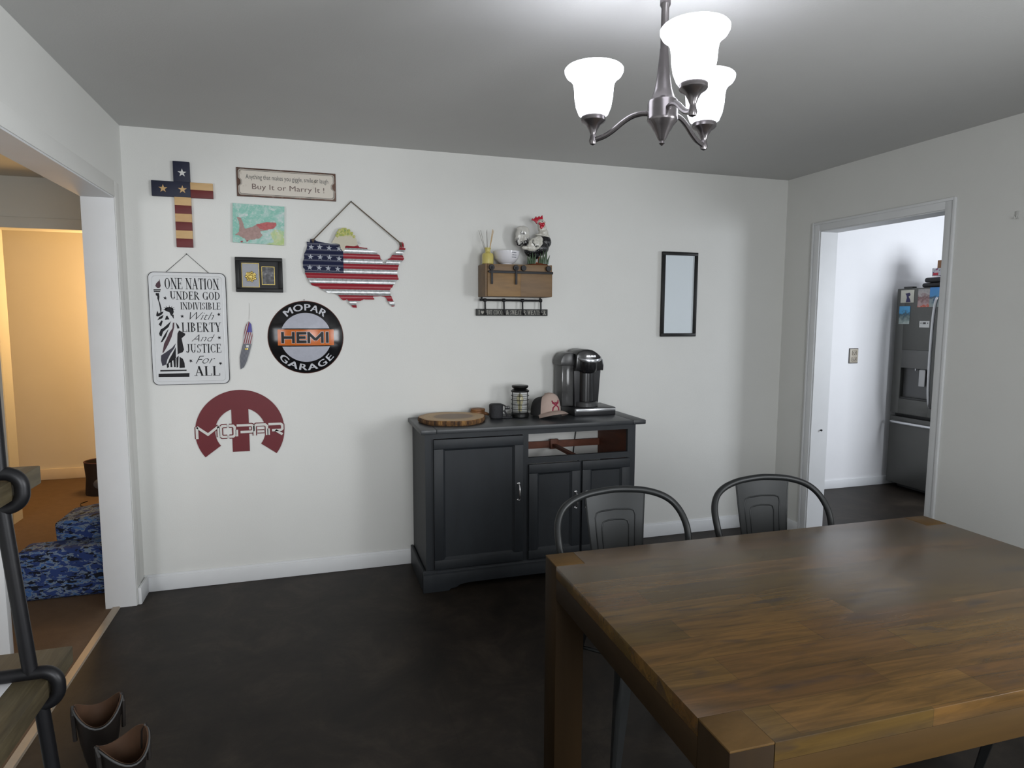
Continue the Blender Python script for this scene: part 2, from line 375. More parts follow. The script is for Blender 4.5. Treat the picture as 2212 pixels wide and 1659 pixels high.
MED={'frame': [(0.5165, 1.8034), (0.7567, 1.8016), (0.753, 1.6158), (0.5153, 1.6188)], 'inner': [(0.5369, 1.7828), (0.7387, 1.7821), (0.7354, 1.6346), (0.5347, 1.6359)], 'left': [(0.5478, 1.7738), (0.6359, 1.771), (0.6341, 1.643), (0.5457, 1.6441)], 'right': [(0.6462, 1.7565), (0.7146, 1.755), (0.7122, 1.658), (0.6461, 1.6588)], 'gold': (0.5923, 1.6994)}
CROSS={'st': [(0.281, 2.223), (0.1864, 2.1392), (0.2797, 2.14)], 'bands': [2.1005, 2.059, 2.0162, 1.9745, 1.9308, 1.889, 1.8438], 'rb': 2.1411}
MOP=[(0.2826, 0.8695), (0.736, 0.8612), (0.513, 1.088), (0.3269, 0.7254), (0.691, 0.7261), (0.3994, 0.7803), (0.4662, 0.7443), (0.5527, 0.7426), (0.4659, 0.9862), (0.553, 0.9842), (0.2921, 0.8388), (0.7272, 0.8929), (0.3782, 0.8648)]
FRIDGE={'p1': [(0.5737, 1.7395), (0.4422, 1.6287)], 'p2': [(0.4087, 1.7439), (0.2983, 1.5886)], 'p3': [(0.3024, 1.7503), (0.1952, 1.5905)], 'p4': [(0.5795, 1.601), (0.4715, 1.4469)], 'note': [(0.3776, 1.474), (0.2839, 1.419)], 'cloth': [(0.4006, 1.8588), (0.2081, 1.7604)], 'box': [(0.3137, 1.9008), (0.2066, 1.8429)], 'brown': [(0.2748, 1.9667), (0.2068, 1.8967)], 'hinge': [(0.5564, 1.7679), (0.477, 1.7521)], 'disp': [(0.5275, 1.1988), (0.2454, 0.8339)], 'lev': [(0.3706, 1.0665), (0.2941, 0.9143)], 'hand': [(0.2245, 1.6672), (0.2174, 0.8373)]}
# ------------------------------------------------------------------ room shell
W, H = 4.08, 2.44
YF = -5.30
struct('floor', MB().box(-0.09, W + 0.13, YF, 0.0, -0.06, 0).box(W, 7.4, -2.1, 0.80, -0.06, 0), FLOOR, smooth=False)
struct('floor_hall', MB().box(-3.0, -0.09, -3.2, 1.60, -0.06, 0.0), HALLF, smooth=False)
struct('floor_bedroom', MB().box(-3.0, 0.1, 1.60, 3.1, -0.06, 0.0), BEDF, smooth=False)
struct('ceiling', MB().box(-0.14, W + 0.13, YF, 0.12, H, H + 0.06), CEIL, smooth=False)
struct('ceiling_hall', MB().box(-3.0, -0.14, -3.2, 3.1, H, H + 0.06).box(-0.14, 0.0, 0.12, 3.1, H, H + 0.06), HALLW, smooth=False)
struct('ceiling_kitchen', MB().box(W + 0.13, 7.4, -2.1, 0.80, H, H + 0.06), KWALL, smooth=False)
struct('wall_back', MB().box(0, W, 0, 0.12, 0, H), WALL, smooth=False)
struct('wall_left', MB().box(-0.14, 0, -0.17, 0.12, 0, H).box(-0.14, 0, -1.70, -0.17, 2.06, H).box(-0.14, 0, YF, -1.70, 0, H), WALL, smooth=False)
# right wall: doorway to the kitchen and, nearer the camera, a window
r = MB()
r.box(W, W + 0.13, -0.323, 0.66, 0, H).box(W, W + 0.13, -1.192, -0.323, 2.055, H).box(W, W + 0.13, -3.52, -1.192, 0, H)
r.box(W, W + 0.13, -4.78, -3.52, 0, 0.82).box(W, W + 0.13, -4.78, -3.52, 2.08, H).box(W, W + 0.13, YF, -4.78, 0, H)
struct('wall_right', r, WALL, smooth=False)
f = MB()
f.box(-0.14, 0.95, YF - 0.12, YF, 0, H).box(2.25, W + 0.13, YF - 0.12, YF, 0, H).box(0.95, 2.25, YF - 0.12, YF, 0, 0.9).box(0.95, 2.25, YF - 0.12, YF, 2.1, H)
struct('wall_front', f, WALL, smooth=False)
# hall and the bedroom behind it
struct('wall_hall_back', MB().box(-3.0, -1.17, 1.55, 1.70, 0, H).box(-0.30, -0.14, 1.55, 1.70, 0, H).box(-1.17, -0.30, 1.55, 1.70, 2.09, H), HALLW, smooth=False)
struct('wall_hall_right', MB().box(-0.14, 0.0, 0.12, 3.1, 0, H), HALLW, smooth=False)
struct('wall_hall_left', MB().box(-3.1, -3.0, -3.2, 3.1, 0, H), HALLW, smooth=False)
struct('wall_hall_front', MB().box(-3.0, -2.1, -3.3, -3.2, 0, H).box(-0.9, -0.14, -3.3, -3.2, 0, H).box(-2.1, -0.9, -3.3, -3.2, 0, 0.9).box(-2.1, -0.9, -3.3, -3.2, 2.1, H), HALLW, smooth=False)
struct('wall_bedroom_back', MB().box(-3.0, 0.0, 2.98, 3.1, 0, H), BEDW, smooth=False)
# kitchen
struct('wall_kitchen_back', MB().box(W + 0.13, 7.4, 0.66, 0.78, 0, H), KWALL, smooth=False)
struct('wall_kitchen_right', MB().box(7.4, 7.5, -2.1, 0.78, 0, H), KWALL, smooth=False)
k = MB().box(W + 0.13, 5.55, -2.1, -2.0, 0, H).box(6.75, 7.4, -2.1, -2.0, 0, H).box(5.55, 6.75, -2.1, -2.0, 0, 0.9).box(5.55, 6.75, -2.1, -2.0, 2.1, H)
struct('wall_kitchen_front', k, KWALL, smooth=False)


def window(name, axis, a0, a1, p0, p1, z0, z1):
    """sash frame in an opening; axis 'x': the wall runs along y"""
    m = MB(); t = 0.045
    mid = (a0 + a1) / 2
    bars = [(a0, a1, z0, z0 + t), (a0, a1, z1 - t, z1), (a0, a0 + t, z0, z1), (a1 - t, a1, z0, z1), (a0, a1, (z0 + z1) / 2 - 0.018, (z0 + z1) / 2 + 0.018)]
    for u0, u1, v0, v1 in bars:
        if axis == 'x': m.box(p0, p1, u0, u1, v0, v1, 0.003)
        else: m.box(u0, u1, p0, p1, v0, v1, 0.003)
    return struct(name, m, TRIM)


window('window_1', 'x', -4.78, -3.52, W + 0.05, W + 0.09, 0.82, 2.08)
window('window_4', 'y', -2.1, -0.9, -3.28, -3.24, 0.9, 2.1)
window('fill_window', 'y', 0.95, 2.25, YF - 0.10, YF - 0.06, 0.9, 2.1)  # added unseen sash, placed to suit the front fill light
window('window_3', 'y', 5.55, 6.75, -2.08, -2.04, 0.9, 2.1)

# trim: left opening, kitchen doorway, bedroom doorway
t = MB()
t.box(0.0, 0.005, -0.17, -0.095, 0.0, 2.135, 0.002).box(0.0, 0.005, -1.775, -1.70, 0.0, 2.135, 0.002).box(0.0, 0.0048, -1.70, -0.17, 2.06, 2.135, 0.002)
struct('trim_1', t, WALL)
t = MB()
t.box(-0.141, 0.0005, -0.176, -0.1695, 0.0, 2.06).box(-0.141, 0.0005, -1.7005, -1.694, 0.0, 2.06).box(-0.141, 0.0005, -1.694, -0.176, 2.053, 2.0605)
struct('trim_2', t, TRIM, smooth=False)


def casing(y0, y1, ztop, x0, x1, x1b):
    m = MB()
    m.box(x0, x1, y1, y1 + 0.058, 0, ztop + 0.054, 0.003).box(x0, x1, y0 - 0.058, y0, 0, ztop + 0.054, 0.003).box(x0, x1, y0, y1, ztop, ztop + 0.054, 0.003)
    m.box(x0, x1b, y1 + 0.044, y1 + 0.060, 0, ztop + 0.056, 0.003).box(x0, x1b, y0 - 0.060, y0 - 0.044, 0, ztop + 0.056, 0.003).box(x0, x1b, y0 - 0.05, y1 + 0.05, ztop + 0.04, ztop + 0.056, 0.003)
    return m


struct('trim_3', casing(-1.192, -0.323, 2.055, W - 0.011, W, W - 0.017), TRIM)
struct('trim_4', casing(-1.192, -0.323, 2.055, W + 0.13, W + 0.142, W + 0.147), TRIM)
t = MB().box(W - 0.001, W + 0.131, -0.329, -0.3225, 0, 2.055).box(W - 0.001, W + 0.131, -1.1925, -1.186, 0, 2.055).box(W - 0.001, W + 0.131, -1.186, -0.329, 2.049, 2.0555)
struct('trim_5', t, TRIM)
t = MB().box(-1.245, -1.17, 1.535, 1.55, 0, 2.165, 0.003).box(-0.30, -0.225, 1.535, 1.55, 0, 2.165, 0.003).box(-1.17, -0.30, 1.535, 1.55, 2.09, 2.165, 0.003)
struct('trim_6', t, HALLW)
struct('trim_7', MB().prism([(-0.112, 0.0), (-0.108, 0.007), (-0.079, 0.007), (-0.075, 0.0)], 'y', -1.694, -0.176), pm('threshold_strip', (0.40, 0.33, 0.25, 1), 0.35, 0.3, 0.1, 20))


def base(name, boxes, mat=TRIM):
    m = MB()
    for x0, x1, y0, y1, h in boxes:
        m.box(x0, x1, y0, y1, 0, h, 0.004)
        # little round-over bead at the floor and lip on top
    return struct(name, m, mat)


base('baseboard_back', [(0.0, W, -0.014, 0.0, 0.082), (0.0, W, -0.008, 0.0, 0.094)])
base('baseboard_left', [(0.0055, 0.022, -0.168, -0.014, 0.09), (0.0, 0.014, YF, -1.78, 0.085)])
base('baseboard_right', [(W - 0.014, W, -0.265, -0.014, 0.085), (W - 0.014, W, YF, -1.252, 0.085)])
base('baseboard_kitchen', [(W + 0.13, 7.4, 0.648, 0.66, 0.075)])
base('baseboard_bedroom', [(-3.0, -0.14, 2.962, 2.98, 0.10)], pm('bedroom_baseboard', (0.74, 0.66, 0.55, 1), 0.5))

DARKM = pm('dark_hardware', (0.03, 0.03, 0.03, 1), 0.4, 0.8)
STEEL = pm('bright_steel', (0.62, 0.62, 0.63, 1), 0.28, 1.0, var=0.05)
d = MB().box(-1.09, -0.318, -0.78, -0.745, 0.012, 2.03, 0.002)
for zz0, zz1 in ((0.22, 0.90), (1.05, 1.85)):
    d.box(-0.98, -0.43, -0.784, -0.741, zz0, zz1, 0.008)
dr = struct('door_1', d, TRIM)
MB().lathe([(0.0008, -0.845), (0.022, -0.840), (0.027, -0.826), (0.020, -0.812), (0.010, -0.803), (0.010, -0.790), (0.025, -0.788), (0.025, -0.779)], -1.02, 0.95, 20, axis='y').build('door_knob', DARKM, dr)

h = thing('wall_hook', 'tiny clear hook high on the right wall beside the kitchen doorway', 'hook', (W, -1.553, 1.97))
HK = pm('clear_plastic', (0.55, 0.55, 0.53, 1), 0.3, 0.0)
MB().box(W - 0.004, W - 0.0005, -1.562, -1.544, 1.955, 1.992, 0.0015).build('mounting_plate', HK, h)
MB().tube([(W - 0.003, -1.553, 1.975), (W - 0.008, -1.553, 1.962), (W - 0.017, -1.553, 1.957), (W - 0.021, -1.553, 1.967)], 0.003, 8).build('hook', HK, h)
tag(MB().lathe([(0.001, -0.342), (0.007, -0.342), (0.007, -0.338), (0.004, -0.3295)], W + 0.075, 0.74, 12, axis='y').build('strike_screw', DARKM, org=(W + 0.075, -0.33, 0.74)), 'small dark screw low on the left jamb of the kitchen doorway', 'screw')
# ------------------------------------------------------------------ lettering
def text2d(body, bold=0.0, shear=0.0, spacing=1.0):
    """flat faces of a text, normalised to its own bounding box (0..w, 0..1 on cap height)"""
    cu = bpy.data.curves.new('t', 'FONT'); cu.body = body; cu.offset = bold; cu.shear = shear; cu.space_character = spacing
    cu.resolution_u = 3
    ob = bpy.data.objects.new('t', cu); C.objects.link(ob)
    dg = bpy.context.evaluated_depsgraph_get(); me = bpy.data.meshes.new_from_object(ob.evaluated_get(dg))
    V = [(v.co.x, v.co.y) for v in me.vertices]; Fs = [tuple(p.vertices) for p in me.polygons]
    bpy.data.objects.remove(ob, do_unlink=True); bpy.data.curves.remove(cu); bpy.data.meshes.remove(me)
    return V, Fs


def put_text(mb, body, x0, z0, x1, z1, fn, bold=0.0, shear=0.0, spacing=1.0, box=None):
    """fits the text into the box and maps (x, z) through fn to a 3D point"""
    V, Fs = text2d(body, bold, shear, spacing)
    if box is None:
        xs = [v[0] for v in V]; ys = [v[1] for v in V]; box = (min(xs), min(ys), max(xs), max(ys))
    bx0, by0, bx1, by1 = box
    P = [mb.bm.verts.new(fn(x0 + (x - bx0) / (bx1 - bx0) * (x1 - x0), z0 + (y - by0) / (by1 - by0) * (z1 - z0))) for x, y in V]
    for f in Fs:
        try: mb.bm.faces.new([P[i] for i in f])
        except ValueError: pass
    return box


# a small serif capital alphabet drawn from strokes: ('s',x0,y0,x1,y1,th) bars, ('v',x,y0,y1) serifed stems, ('a',cx,cy,rx,ry,a0,a1,thick,thin) arcs
TK, TN = 0.15, 0.05
GL = {
    'I': (.36, [('v', .18, 0, 1)]),
    'L': (.66, [('v', .18, 0, 1), ('s', .18, .025, .62, .025, TN), ('s', .61, 0, .61, .24, TN)]),
    'E': (.70, [('v', .18, 0, 1), ('s', .18, .025, .64, .025, TN), ('s', .18, .975, .60, .975, TN), ('s', .18, .52, .48, .52, TN), ('s', .63, 0, .63, .24, TN), ('s', .59, .76, .59, 1, TN), ('s', .47, .40, .47, .64, TN)]),
    'T': (.72, [('v', .36, 0, .97), ('s', .04, .975, .68, .975, TN), ('s', .05, .74, .05, 1, TN), ('s', .67, .74, .67, 1, TN)]),
    'N': (.82, [('n', .15, 0, 1), ('s', .15, .96, .66, .04, TK), ('n', .66, 0, 1)]),
    'A': (.78, [('s', .12, 0, .39, 1, TN), ('s', .37, 1, .64, 0, TK), ('s', .2, .34, .56, .34, TN), ('f', .12, 0), ('f', .64, 0)]),
    'O': (.80, [('a', .40, .5, .31, .49, 0, 360, TK, TN)]),
    'U': (.80, [('v', .19, .3, 1, 't'), ('a', .41, .30, .22, .29, 180, 360, TK, TN), ('n', .63, .3, 1, 't')]),
    'D': (.80, [('v', .18, 0, 1), ('a', .24, .5, .46, .49, -90, 90, TK, TN), ('s', .18, .975, .3, .975, TN), ('s', .18, .025, .3, .025, TN)]),
    'R': (.78, [('v', .18, 0, 1), ('a', .26, .75, .30, .235, -90, 90, TK, TN), ('s', .18, .975, .3, .975, TN), ('s', .18, .52, .3, .52, TN), ('s', .34, .5, .66, 0, TK), ('f', .68, 0)]),
    'G': (.82, [('a', .42, .5, .33, .49, 48, 318, TK, TN), ('v', .66, .02, .40, 't'), ('s', .67, .72, .67, 1, TN)]),
    'V': (.74, [('s', .12, 1, .36, 0, TK), ('s', .36, 0, .62, 1, TN), ('f', .12, 1), ('f', .62, 1)]),
    'S': (.62, [('a', .31, .74, .19, .235, 30, 270, TK * .8, TN), ('a', .31, .26, .21, .235, -150, 90, TK * .8, TN), ('s', .51, .74, .51, .98, TN), ('s', .09, .02, .09, .28, TN)]),
    'B': (.74, [('v', .18, 0, 1), ('a', .26, .76, .26, .22, -90, 90, TK, TN), ('a', .26, .27, .33, .25, -90, 90, TK, TN), ('s', .18, .975, .28, .975, TN), ('s', .18, .53, .28, .53, TN), ('s', .18, .025, .28, .025, TN)]),
    'J': (.50, [('v', .33, .2, 1, 't'), ('a', .19, .2, .15, .2, 180, 360, TK, TN)]),
    'C': (.76, [('a', .41, .5, .32, .49, 45, 315, TK, TN), ('s', .65, .70, .65, 1, TN), ('s', .65, .02, .65, .24, TN)]),
    'Y': (.74, [('s', .12, 1, .37, .45, TK), ('s', .62, 1, .37, .45, TN), ('v', .37, 0, .45, 'b'), ('f', .12, 1), ('f', .62, 1)]),
    'H': (.84, [('v', .18, 0, 1), ('v', .66, 0, 1), ('s', .18, .5, .66, .5, TN)]),
    'W': (1.02, [('s', .12, 1, .33, 0, TK), ('s', .33, 0, .53, 1, TN), ('s', .51, 1, .72, 0, TK), ('s', .72, 0, .92, 1, TN), ('f', .12, 1), ('f', .92, 1), ('f', .52, 1)]),
    ' ': (.34, []),
}


def serif_polys(body):
    out = []; x = 0.0
    for ch in body:
        w_, st = GL[ch]

        def q(x0, y0, x1, y1, th):
            dx, dy = x1 - x0, y1 - y0; n = math.hypot(dx, dy); ox, oy = -dy / n * th / 2, dx / n * th / 2
            out.append([(x + x0 + ox, y0 + oy), (x + x0 - ox, y0 - oy), (x + x1 - ox, y1 - oy), (x + x1 + ox, y1 + oy)])
        for s in st:
            if s[0] == 's': q(*s[1:])
            elif s[0] in 'vn':
                th = TK if s[0] == 'v' else TN; e = s[4] if len(s) > 4 else 'tb'
                q(s[1], s[2], s[1], s[3], th)
                if 't' in e: q(s[1] - .15, s[3] - .022, s[1] + .15, s[3] - .022, .044)
                if 'b' in e: q(s[1] - .15, s[2] + .022, s[1] + .15, s[2] + .022, .044)
            elif s[0] == 'f':
                yy = .022 if s[2] == 0 else .978
                q(s[1] - .14, yy, s[1] + .14, yy, .044)
            elif s[0] == 'a':
                _, cx, cy, rx, ry, a0, a1, tk, tn = s; n = max(8, int(abs(a1 - a0) / 15)); prev = None
                for i in range(n + 1):
                    a = math.radians(a0 + (a1 - a0) * i / n); c_, s_ = math.cos(a), math.sin(a)
                    th = tn + (tk - tn) * abs(c_) ** 1.2
                    cur = ((x + cx + (rx + th * .15) * c_, cy + ry * s_), (x + cx + (rx - th * .85) * c_, cy + (ry - tn) * s_))
                    if prev: out.append([prev[0], prev[1], cur[1], cur[0]])
                    prev = cur
        x += w_
    return out, x


def put_serif(mb, body, x0, z0, x1, z1, y):
    polys, wd = serif_polys(body)
    for p in polys:
        mb.face([(x0 + u / wd * (x1 - x0), y, z0 + v * (z1 - z0)) for u, v in p])


def star_poly(cx, cz, r, rot=90, k=0.40):
    return [(cx + (r if i % 2 == 0 else r * k) * math.cos(math.radians(rot + 36 * i)), cz + (r if i % 2 == 0 else r * k) * math.sin(math.radians(rot + 36 * i))) for i in range(10)]


def flat(mb, poly, y):
    mb.face([(q[0], y, q[1]) for q in poly])


NAVY = pm('navy_stain', (0.010, 0.013, 0.035, 1), 0.6, var=0.2, scale=30)
CREAMW = wood('pale_stained_wood', [lin(196, 160, 110), lin(205, 170, 120), lin(190, 150, 104)], 0, 0.6, 12, 0.15, 0.12)
REDW = wood('red_stained_wood', [lin(96, 30, 32), lin(108, 34, 34), lin(90, 28, 30)], 0, 0.6, 12, 0.15, 0.25)
WHITEP = pm('white_print', (0.66, 0.66, 0.64, 1), 0.5, var=0.04)
BLACKP = pm('black_print', (0.010, 0.0095, 0.012, 1), 0.5, var=0.1, spec=0.2)
BLACKF = pm('black_frame', (0.009, 0.009, 0.009, 1), 0.42, var=0.1, spec=0.25)
GOLD = pm('gold_foil', (0.55, 0.42, 0.13, 1), 0.35, 0.9, var=0.2, scale=80)
ROPE = pm('jute_rope', (0.13, 0.10, 0.07, 1), 0.95, var=0.3, scale=200, bump=0.6, bscale=500)

# ------------------------------------------------------------------ stained cross
c = thing('wall_cross', 'wooden cross with navy, tan and red stripes and three stars', 'cross', (0.277, -0.001, 2.06))
zt, zb, x0, x1 = 2.281, 1.845, 0.2375, 0.315
zu, zl = 2.178, 2.1005
MB().box(x0, x1, -0.018, -0.001, zu, zt, 0.001).box(0.134, x1, -0.018, -0.001, zl, zu, 0.001).build('navy_arms', NAVY, c)
bd = CROSS['bands']; bd[-1] = zb
for i in range(6):
    MB().box(x0, x1, -0.018, -0.001, bd[i + 1], bd[i], 0.0008).build('tan_stripe' if i % 2 == 0 else 'red_stripe', CREAMW if i % 2 == 0 else REDW, c)
MB().box(x1, 0.422, -0.018, -0.001, 2.141, zu, 0.0008).build('tan_stripe', CREAMW, c)
MB().box(x1, 0.422, -0.018, -0.001, zl, 2.141, 0.0008).build('red_stripe', REDW, c)
for i, (sx, sz) in enumerate([(0.2795, 2.223), (0.1875, 2.139), (0.278, 2.139)]):
    MB().prism(star_poly(sx, sz, 0.0215), 'y', -0.0205, -0.0175).build('star', WHITEP if i == 0 else CREAMW, c)

# ------------------------------------------------------------------ rusty tin sign with the two-line joke
g = thing('tin_sign', 'wide cream tin sign with rusty dark edge reading Buy It or Marry It', 'sign', (0.792, -0.001, 2.2))
n = N('rusty_tin_edge', 0.55, 0.3)
n.color(n.ramp(n.noise(n.co, 24, 6, 0.7), [(0.35, (0.05, 0.04, 0.035, 1)), (0.55, (0.12, 0.06, 0.04, 1)), (0.7, (0.20, 0.17, 0.15, 1))]))
MB().box(0.538, 1.047, -0.008, -0.001, 2.124, 2.274, 0.002).build('plate', n.m, g)


def fancy(x0, x1, z0, z1, r):
    p = []
    zc = (z0 + z1) / 2; k = 0.022
    for (cx, cz, a0) in ((x1 - r, z1 - r, 0), (x0 + r, z1 - r, 90), (x0 + r, z0 + r, 180), (x1 - r, z0 + r, 270)):
        for i in range(7):
            a = math.radians(a0 + 15 * i); p.append((cx + r * math.cos(a), cz + r * math.sin(a)))
        if a0 == 90: p += [(x0, zc + k), (x0 + k * .55, zc + k * .45), (x0 + k * .55, zc - k * .45), (x0, zc - k)]
        if a0 == 270: p += [(x1, zc - k), (x1 - k * .55, zc - k * .45), (x1 - k * .55, zc + k * .45), (x1, zc + k)]
    return p


n = N('worn_cream_enamel', 0.4)
n.color(n.mix(n.ramp(n.noise(n.co, 11, 6, 0.7), [(0.62, (0, 0, 0, 1)), (0.74, (0.7, 0.7, 0.7, 1))]), (0.62, 0.57, 0.50, 1), (0.22, 0.15, 0.09, 1)))
MB().prism(fancy(0.546, 1.039, 2.132, 2.266, 0.014), 'y', -0.0090, -0.0075).build('border', pm('sign_border', (0.42, 0.38, 0.33, 1), 0.4, var=0.3, scale=40), g)
MB().prism(fancy(0.551, 1.034, 2.137, 2.261, 0.012), 'y', -0.0094, -0.0085).build('border_line', BLACKP, g)
MB().prism(fancy(0.5525, 1.0325, 2.1385, 2.2595, 0.012), 'y', -0.0098, -0.0088).build('panel', n.m, g)
mb = MB(); put_text(mb, 'Anything that makes you giggle, smile or laugh', 0.5835, 2.209, 1.006, 2.2405, lambda x, z: (x, -0.0101, z)); mb.build('lettering', pm('grey_ink', (0.05, 0.055, 0.055, 1), 0.5), g, smooth=False, fix=False)
mb = MB(); put_text(mb, 'Buy It or Marry It !', 0.614, 2.156, 0.985, 2.1925, lambda x, z: (x, -0.0101, z)); mb.build('lettering', pm('brown_ink', (0.13, 0.085, 0.075, 1), 0.5), g, smooth=False, fix=False)

# ------------------------------------------------------------------ child's painting on canvas
n = N('watery_paint', 0.6)
x, y, z = n.xyz()
warp = n.noise(n.co, 14, 5, 0.65, 1.0)
zz = n.math('ADD', z, n.math('MULTIPLY', n.math('SUBTRACT', warp, 0.5), 0.30))
xx = n.math('ADD', x, n.math('MULTIPLY', n.math('SUBTRACT', n.noise(n.map(loc=(5, 2, 3)), 12, 4), 0.5), 0.26))
teal = n.ramp(n.noise(n.map(loc=(1, 7, 4)), 10, 5, 0.7, 0.8), [(0.34, lin(196, 204, 204)), (0.44, lin(160, 196, 186)), (0.54, lin(126, 184, 168)), (0.60, lin(150, 194, 182)), (0.68, lin(198, 206, 204))])
yel = n.math('MULTIPLY', n.math('LESS_THAN', zz, -0.03), n.math('GREATER_THAN', xx, 0.035))
cc = n.mix(n.math('MULTIPLY', yel, n.noise(n.map(loc=(2, 2, 9)), 25, 3)), teal, lin(186, 196, 70))
cc = n.mix(n.ramp(n.noise(n.map(loc=(9, 1, 1)), 55, 4), [(0.56, (0, 0, 0, 1)), (0.7, (0.8, 0.8, 0.8, 1))]), cc, lin(206, 212, 210))
n.bump(warp, 0.2, 0.003)
pcanv = thing('canvas_painting', 'small abstract canvas in teal and yellow with a rust-red streak, below the joke sign', 'painting', (0.641, -0.001, 1.98))
MB().prism([(0.5155, 2.0850), (0.7740, 2.0795), (0.7665, 1.8725), (0.5085, 1.8805)], 'y', -0.016, -0.001).build('canvas', n.color(cc), pcanv)


def ragged(poly, amp, n_=5):
    out_p = []
    for i in range(len(poly)):
        a, b_ = poly[i], poly[(i + 1) % len(poly)]
        for k in range(n_):
            out_p.append((a[0] + (b_[0] - a[0]) * k / n_ + random.uniform(-amp, amp), a[1] + (b_[1] - a[1]) * k / n_ + random.uniform(-amp, amp)))
    return out_p


MB().prism(ragged(BIRD, .0022), 'y', -0.0168, -0.0155).build('brush_stroke', pm('dusty_mauve_paint', lin(160, 132, 126), 0.6, var=0.35, scale=70), pcanv, smooth=False)
MB().prism(ragged(BIRDR, .0018), 'y', -0.0172, -0.0160).build('brush_stroke', pm('rust_red_paint', lin(176, 92, 92), 0.6, var=0.35, scale=80), pcanv, smooth=False)
mb = MB()
for q in [[(0.545, 1.885), (0.556, 1.890), (0.560, 1.884), (0.552, 1.880)], [(0.575, 1.890), (0.588, 1.899), (0.590, 1.894), (0.579, 1.885)]]:
    mb.prism(q, 'y', -0.0166, -0.0150)
mb.build('brush_stroke', pm('crimson_dab', lin(150, 40, 56), 0.6), pcanv, smooth=False)

# ------------------------------------------------------------------ shadow box with a medallion
fx0, fx1, fz0, fz1 = 0.516, 0.7545, 1.6175, 1.8025
s = thing('shadow_box', 'black shadow-box frame holding a gold medallion and a dark photo', 'picture frame', (0.635, -0.001, 1.71))
m = MB(); q = 0.020
for b in ((fx0, fx1, fz1 - q, fz1), (fx0, fx1, fz0, fz0 + q), (fx0, fx0 + q, fz0 + q, fz1 - q), (fx1 - q, fx1, fz0 + q, fz1 - q)):
    m.box(b[0], b[1], -0.028, -0.001, b[2], b[3], 0.0025)
m.build('frame', BLACKF, s)
MB().box(fx0 + .01, fx1 - .01, -0.014, -0.002, fz0 + .01, fz1 - .01).build('mat_board', pm('charcoal_mat', (0.03, 0.03, 0.032, 1), 0.8), s)
lx0, lx1, lz0, lz1 = 0.547, 0.635, 1.6435, 1.7725
rx0, rx1, rz0, rz1 = 0.647, 0.7135, 1.6585, 1.7555


def goldrim(a0, a1, b0, b1, t=0.0022):
    m = MB()
    for b in ((a0, a1, b1 - t, b1), (a0, a1, b0, b0 + t), (a0, a0 + t, b0 + t, b1 - t), (a1 - t, a1, b0 + t, b1 - t)):
        m.box(b[0], b[1], -0.0165, -0.0138, b[2], b[3])
    return m


goldrim(lx0, lx1, lz0, lz1).build('gold_border', GOLD, s); goldrim(rx0, rx1, rz0, rz1).build('gold_border', GOLD, s)
MB().box(lx0 + .003, lx1 - .003, -0.0152, -0.0138, lz0 + .003, lz1 - .003).build('backing', pm('grey_cloth', lin(158, 160, 166), 0.9, var=0.1, scale=300), s)
n = N('faded_photo', 0.4); n.color(n.ramp(n.noise(n.co, 45, 4), [(0.4, (0.03, 0.03, 0.034, 1)), (0.6, (0.10, 0.10, 0.11, 1)), (0.7, (0.2, 0.2, 0.2, 1))]))
MB().box(rx0 + .003, rx1 - .003, -0.0152, -0.0138, rz0 + .003, rz1 - .003).build('photo', n.m, s)
md = MB(); mc = (0.592, 1.700)
for i in range(14):
    a = 2 * PI * i / 14; rr = 0.024 if i % 2 else 0.019
    md.ball((mc[0] + rr * math.cos(a), -0.0185, mc[1] + rr * math.sin(a)), (0.0062, 0.003, 0.0062), 8)
for i in range(7):
    a = 2 * PI * i / 7 + .3
    md.ball((mc[0] + .011 * math.cos(a), -0.0195, mc[1] + .011 * math.sin(a)), (0.0055, 0.003, 0.0055), 8)
md.lathe([(0.021, -0.0155), (0.019, -0.018), (0.006, -0.0195), (0.001, -0.0195)], mc[0], mc[1], 20, axis='y')
for sx in (-1, 1):
    md.prism([(mc[0] + sx * .004, mc[1] - .008), (mc[0] + sx * .026, mc[1] + .012), (mc[0] + sx * .020, mc[1] + .022), (mc[0] + sx * .003, mc[1] + .006)], 'y', -0.0200, -0.0160)
md.build('medallion', GOLD, s)

# ------------------------------------------------------------------ ONE NATION plaque
o = thing('slogan_plaque', 'tall white enamel plaque with rounded corners reading ONE NATION UNDER GOD', 'sign', (0.279, -0.001, 1.42))
px0, px1, pz0, pz1 = 0.093, 0.466, 1.1225, 1.7155


def rrect(x0, x1, z0, z1, r, n=8):
    p = []
    for cx, cz, a0 in ((x1 - r, z1 - r, 0), (x0 + r, z1 - r, 90), (x0 + r, z0 + r, 180), (x1 - r, z0 + r, 270)):
        for i in range(n + 1):
            a = math.radians(a0 + 90 * i / n); p.append((cx + r * math.cos(a), cz + r * math.sin(a)))
    return p


MB().prism(rrect(px0, px1, pz0, pz1, 0.030), 'y', -0.009, -0.002).build('edge', BLACKP, o)
ENAM = pm('white_enamel', (0.64, 0.65, 0.66, 1), 0.22, var=0.03, scale=6)
MB().prism(rrect(px0 + .003, px1 - .003, pz0 + .003, pz1 - .003, 0.028), 'y', -0.0105, -0.004).build('plate', ENAM, o)
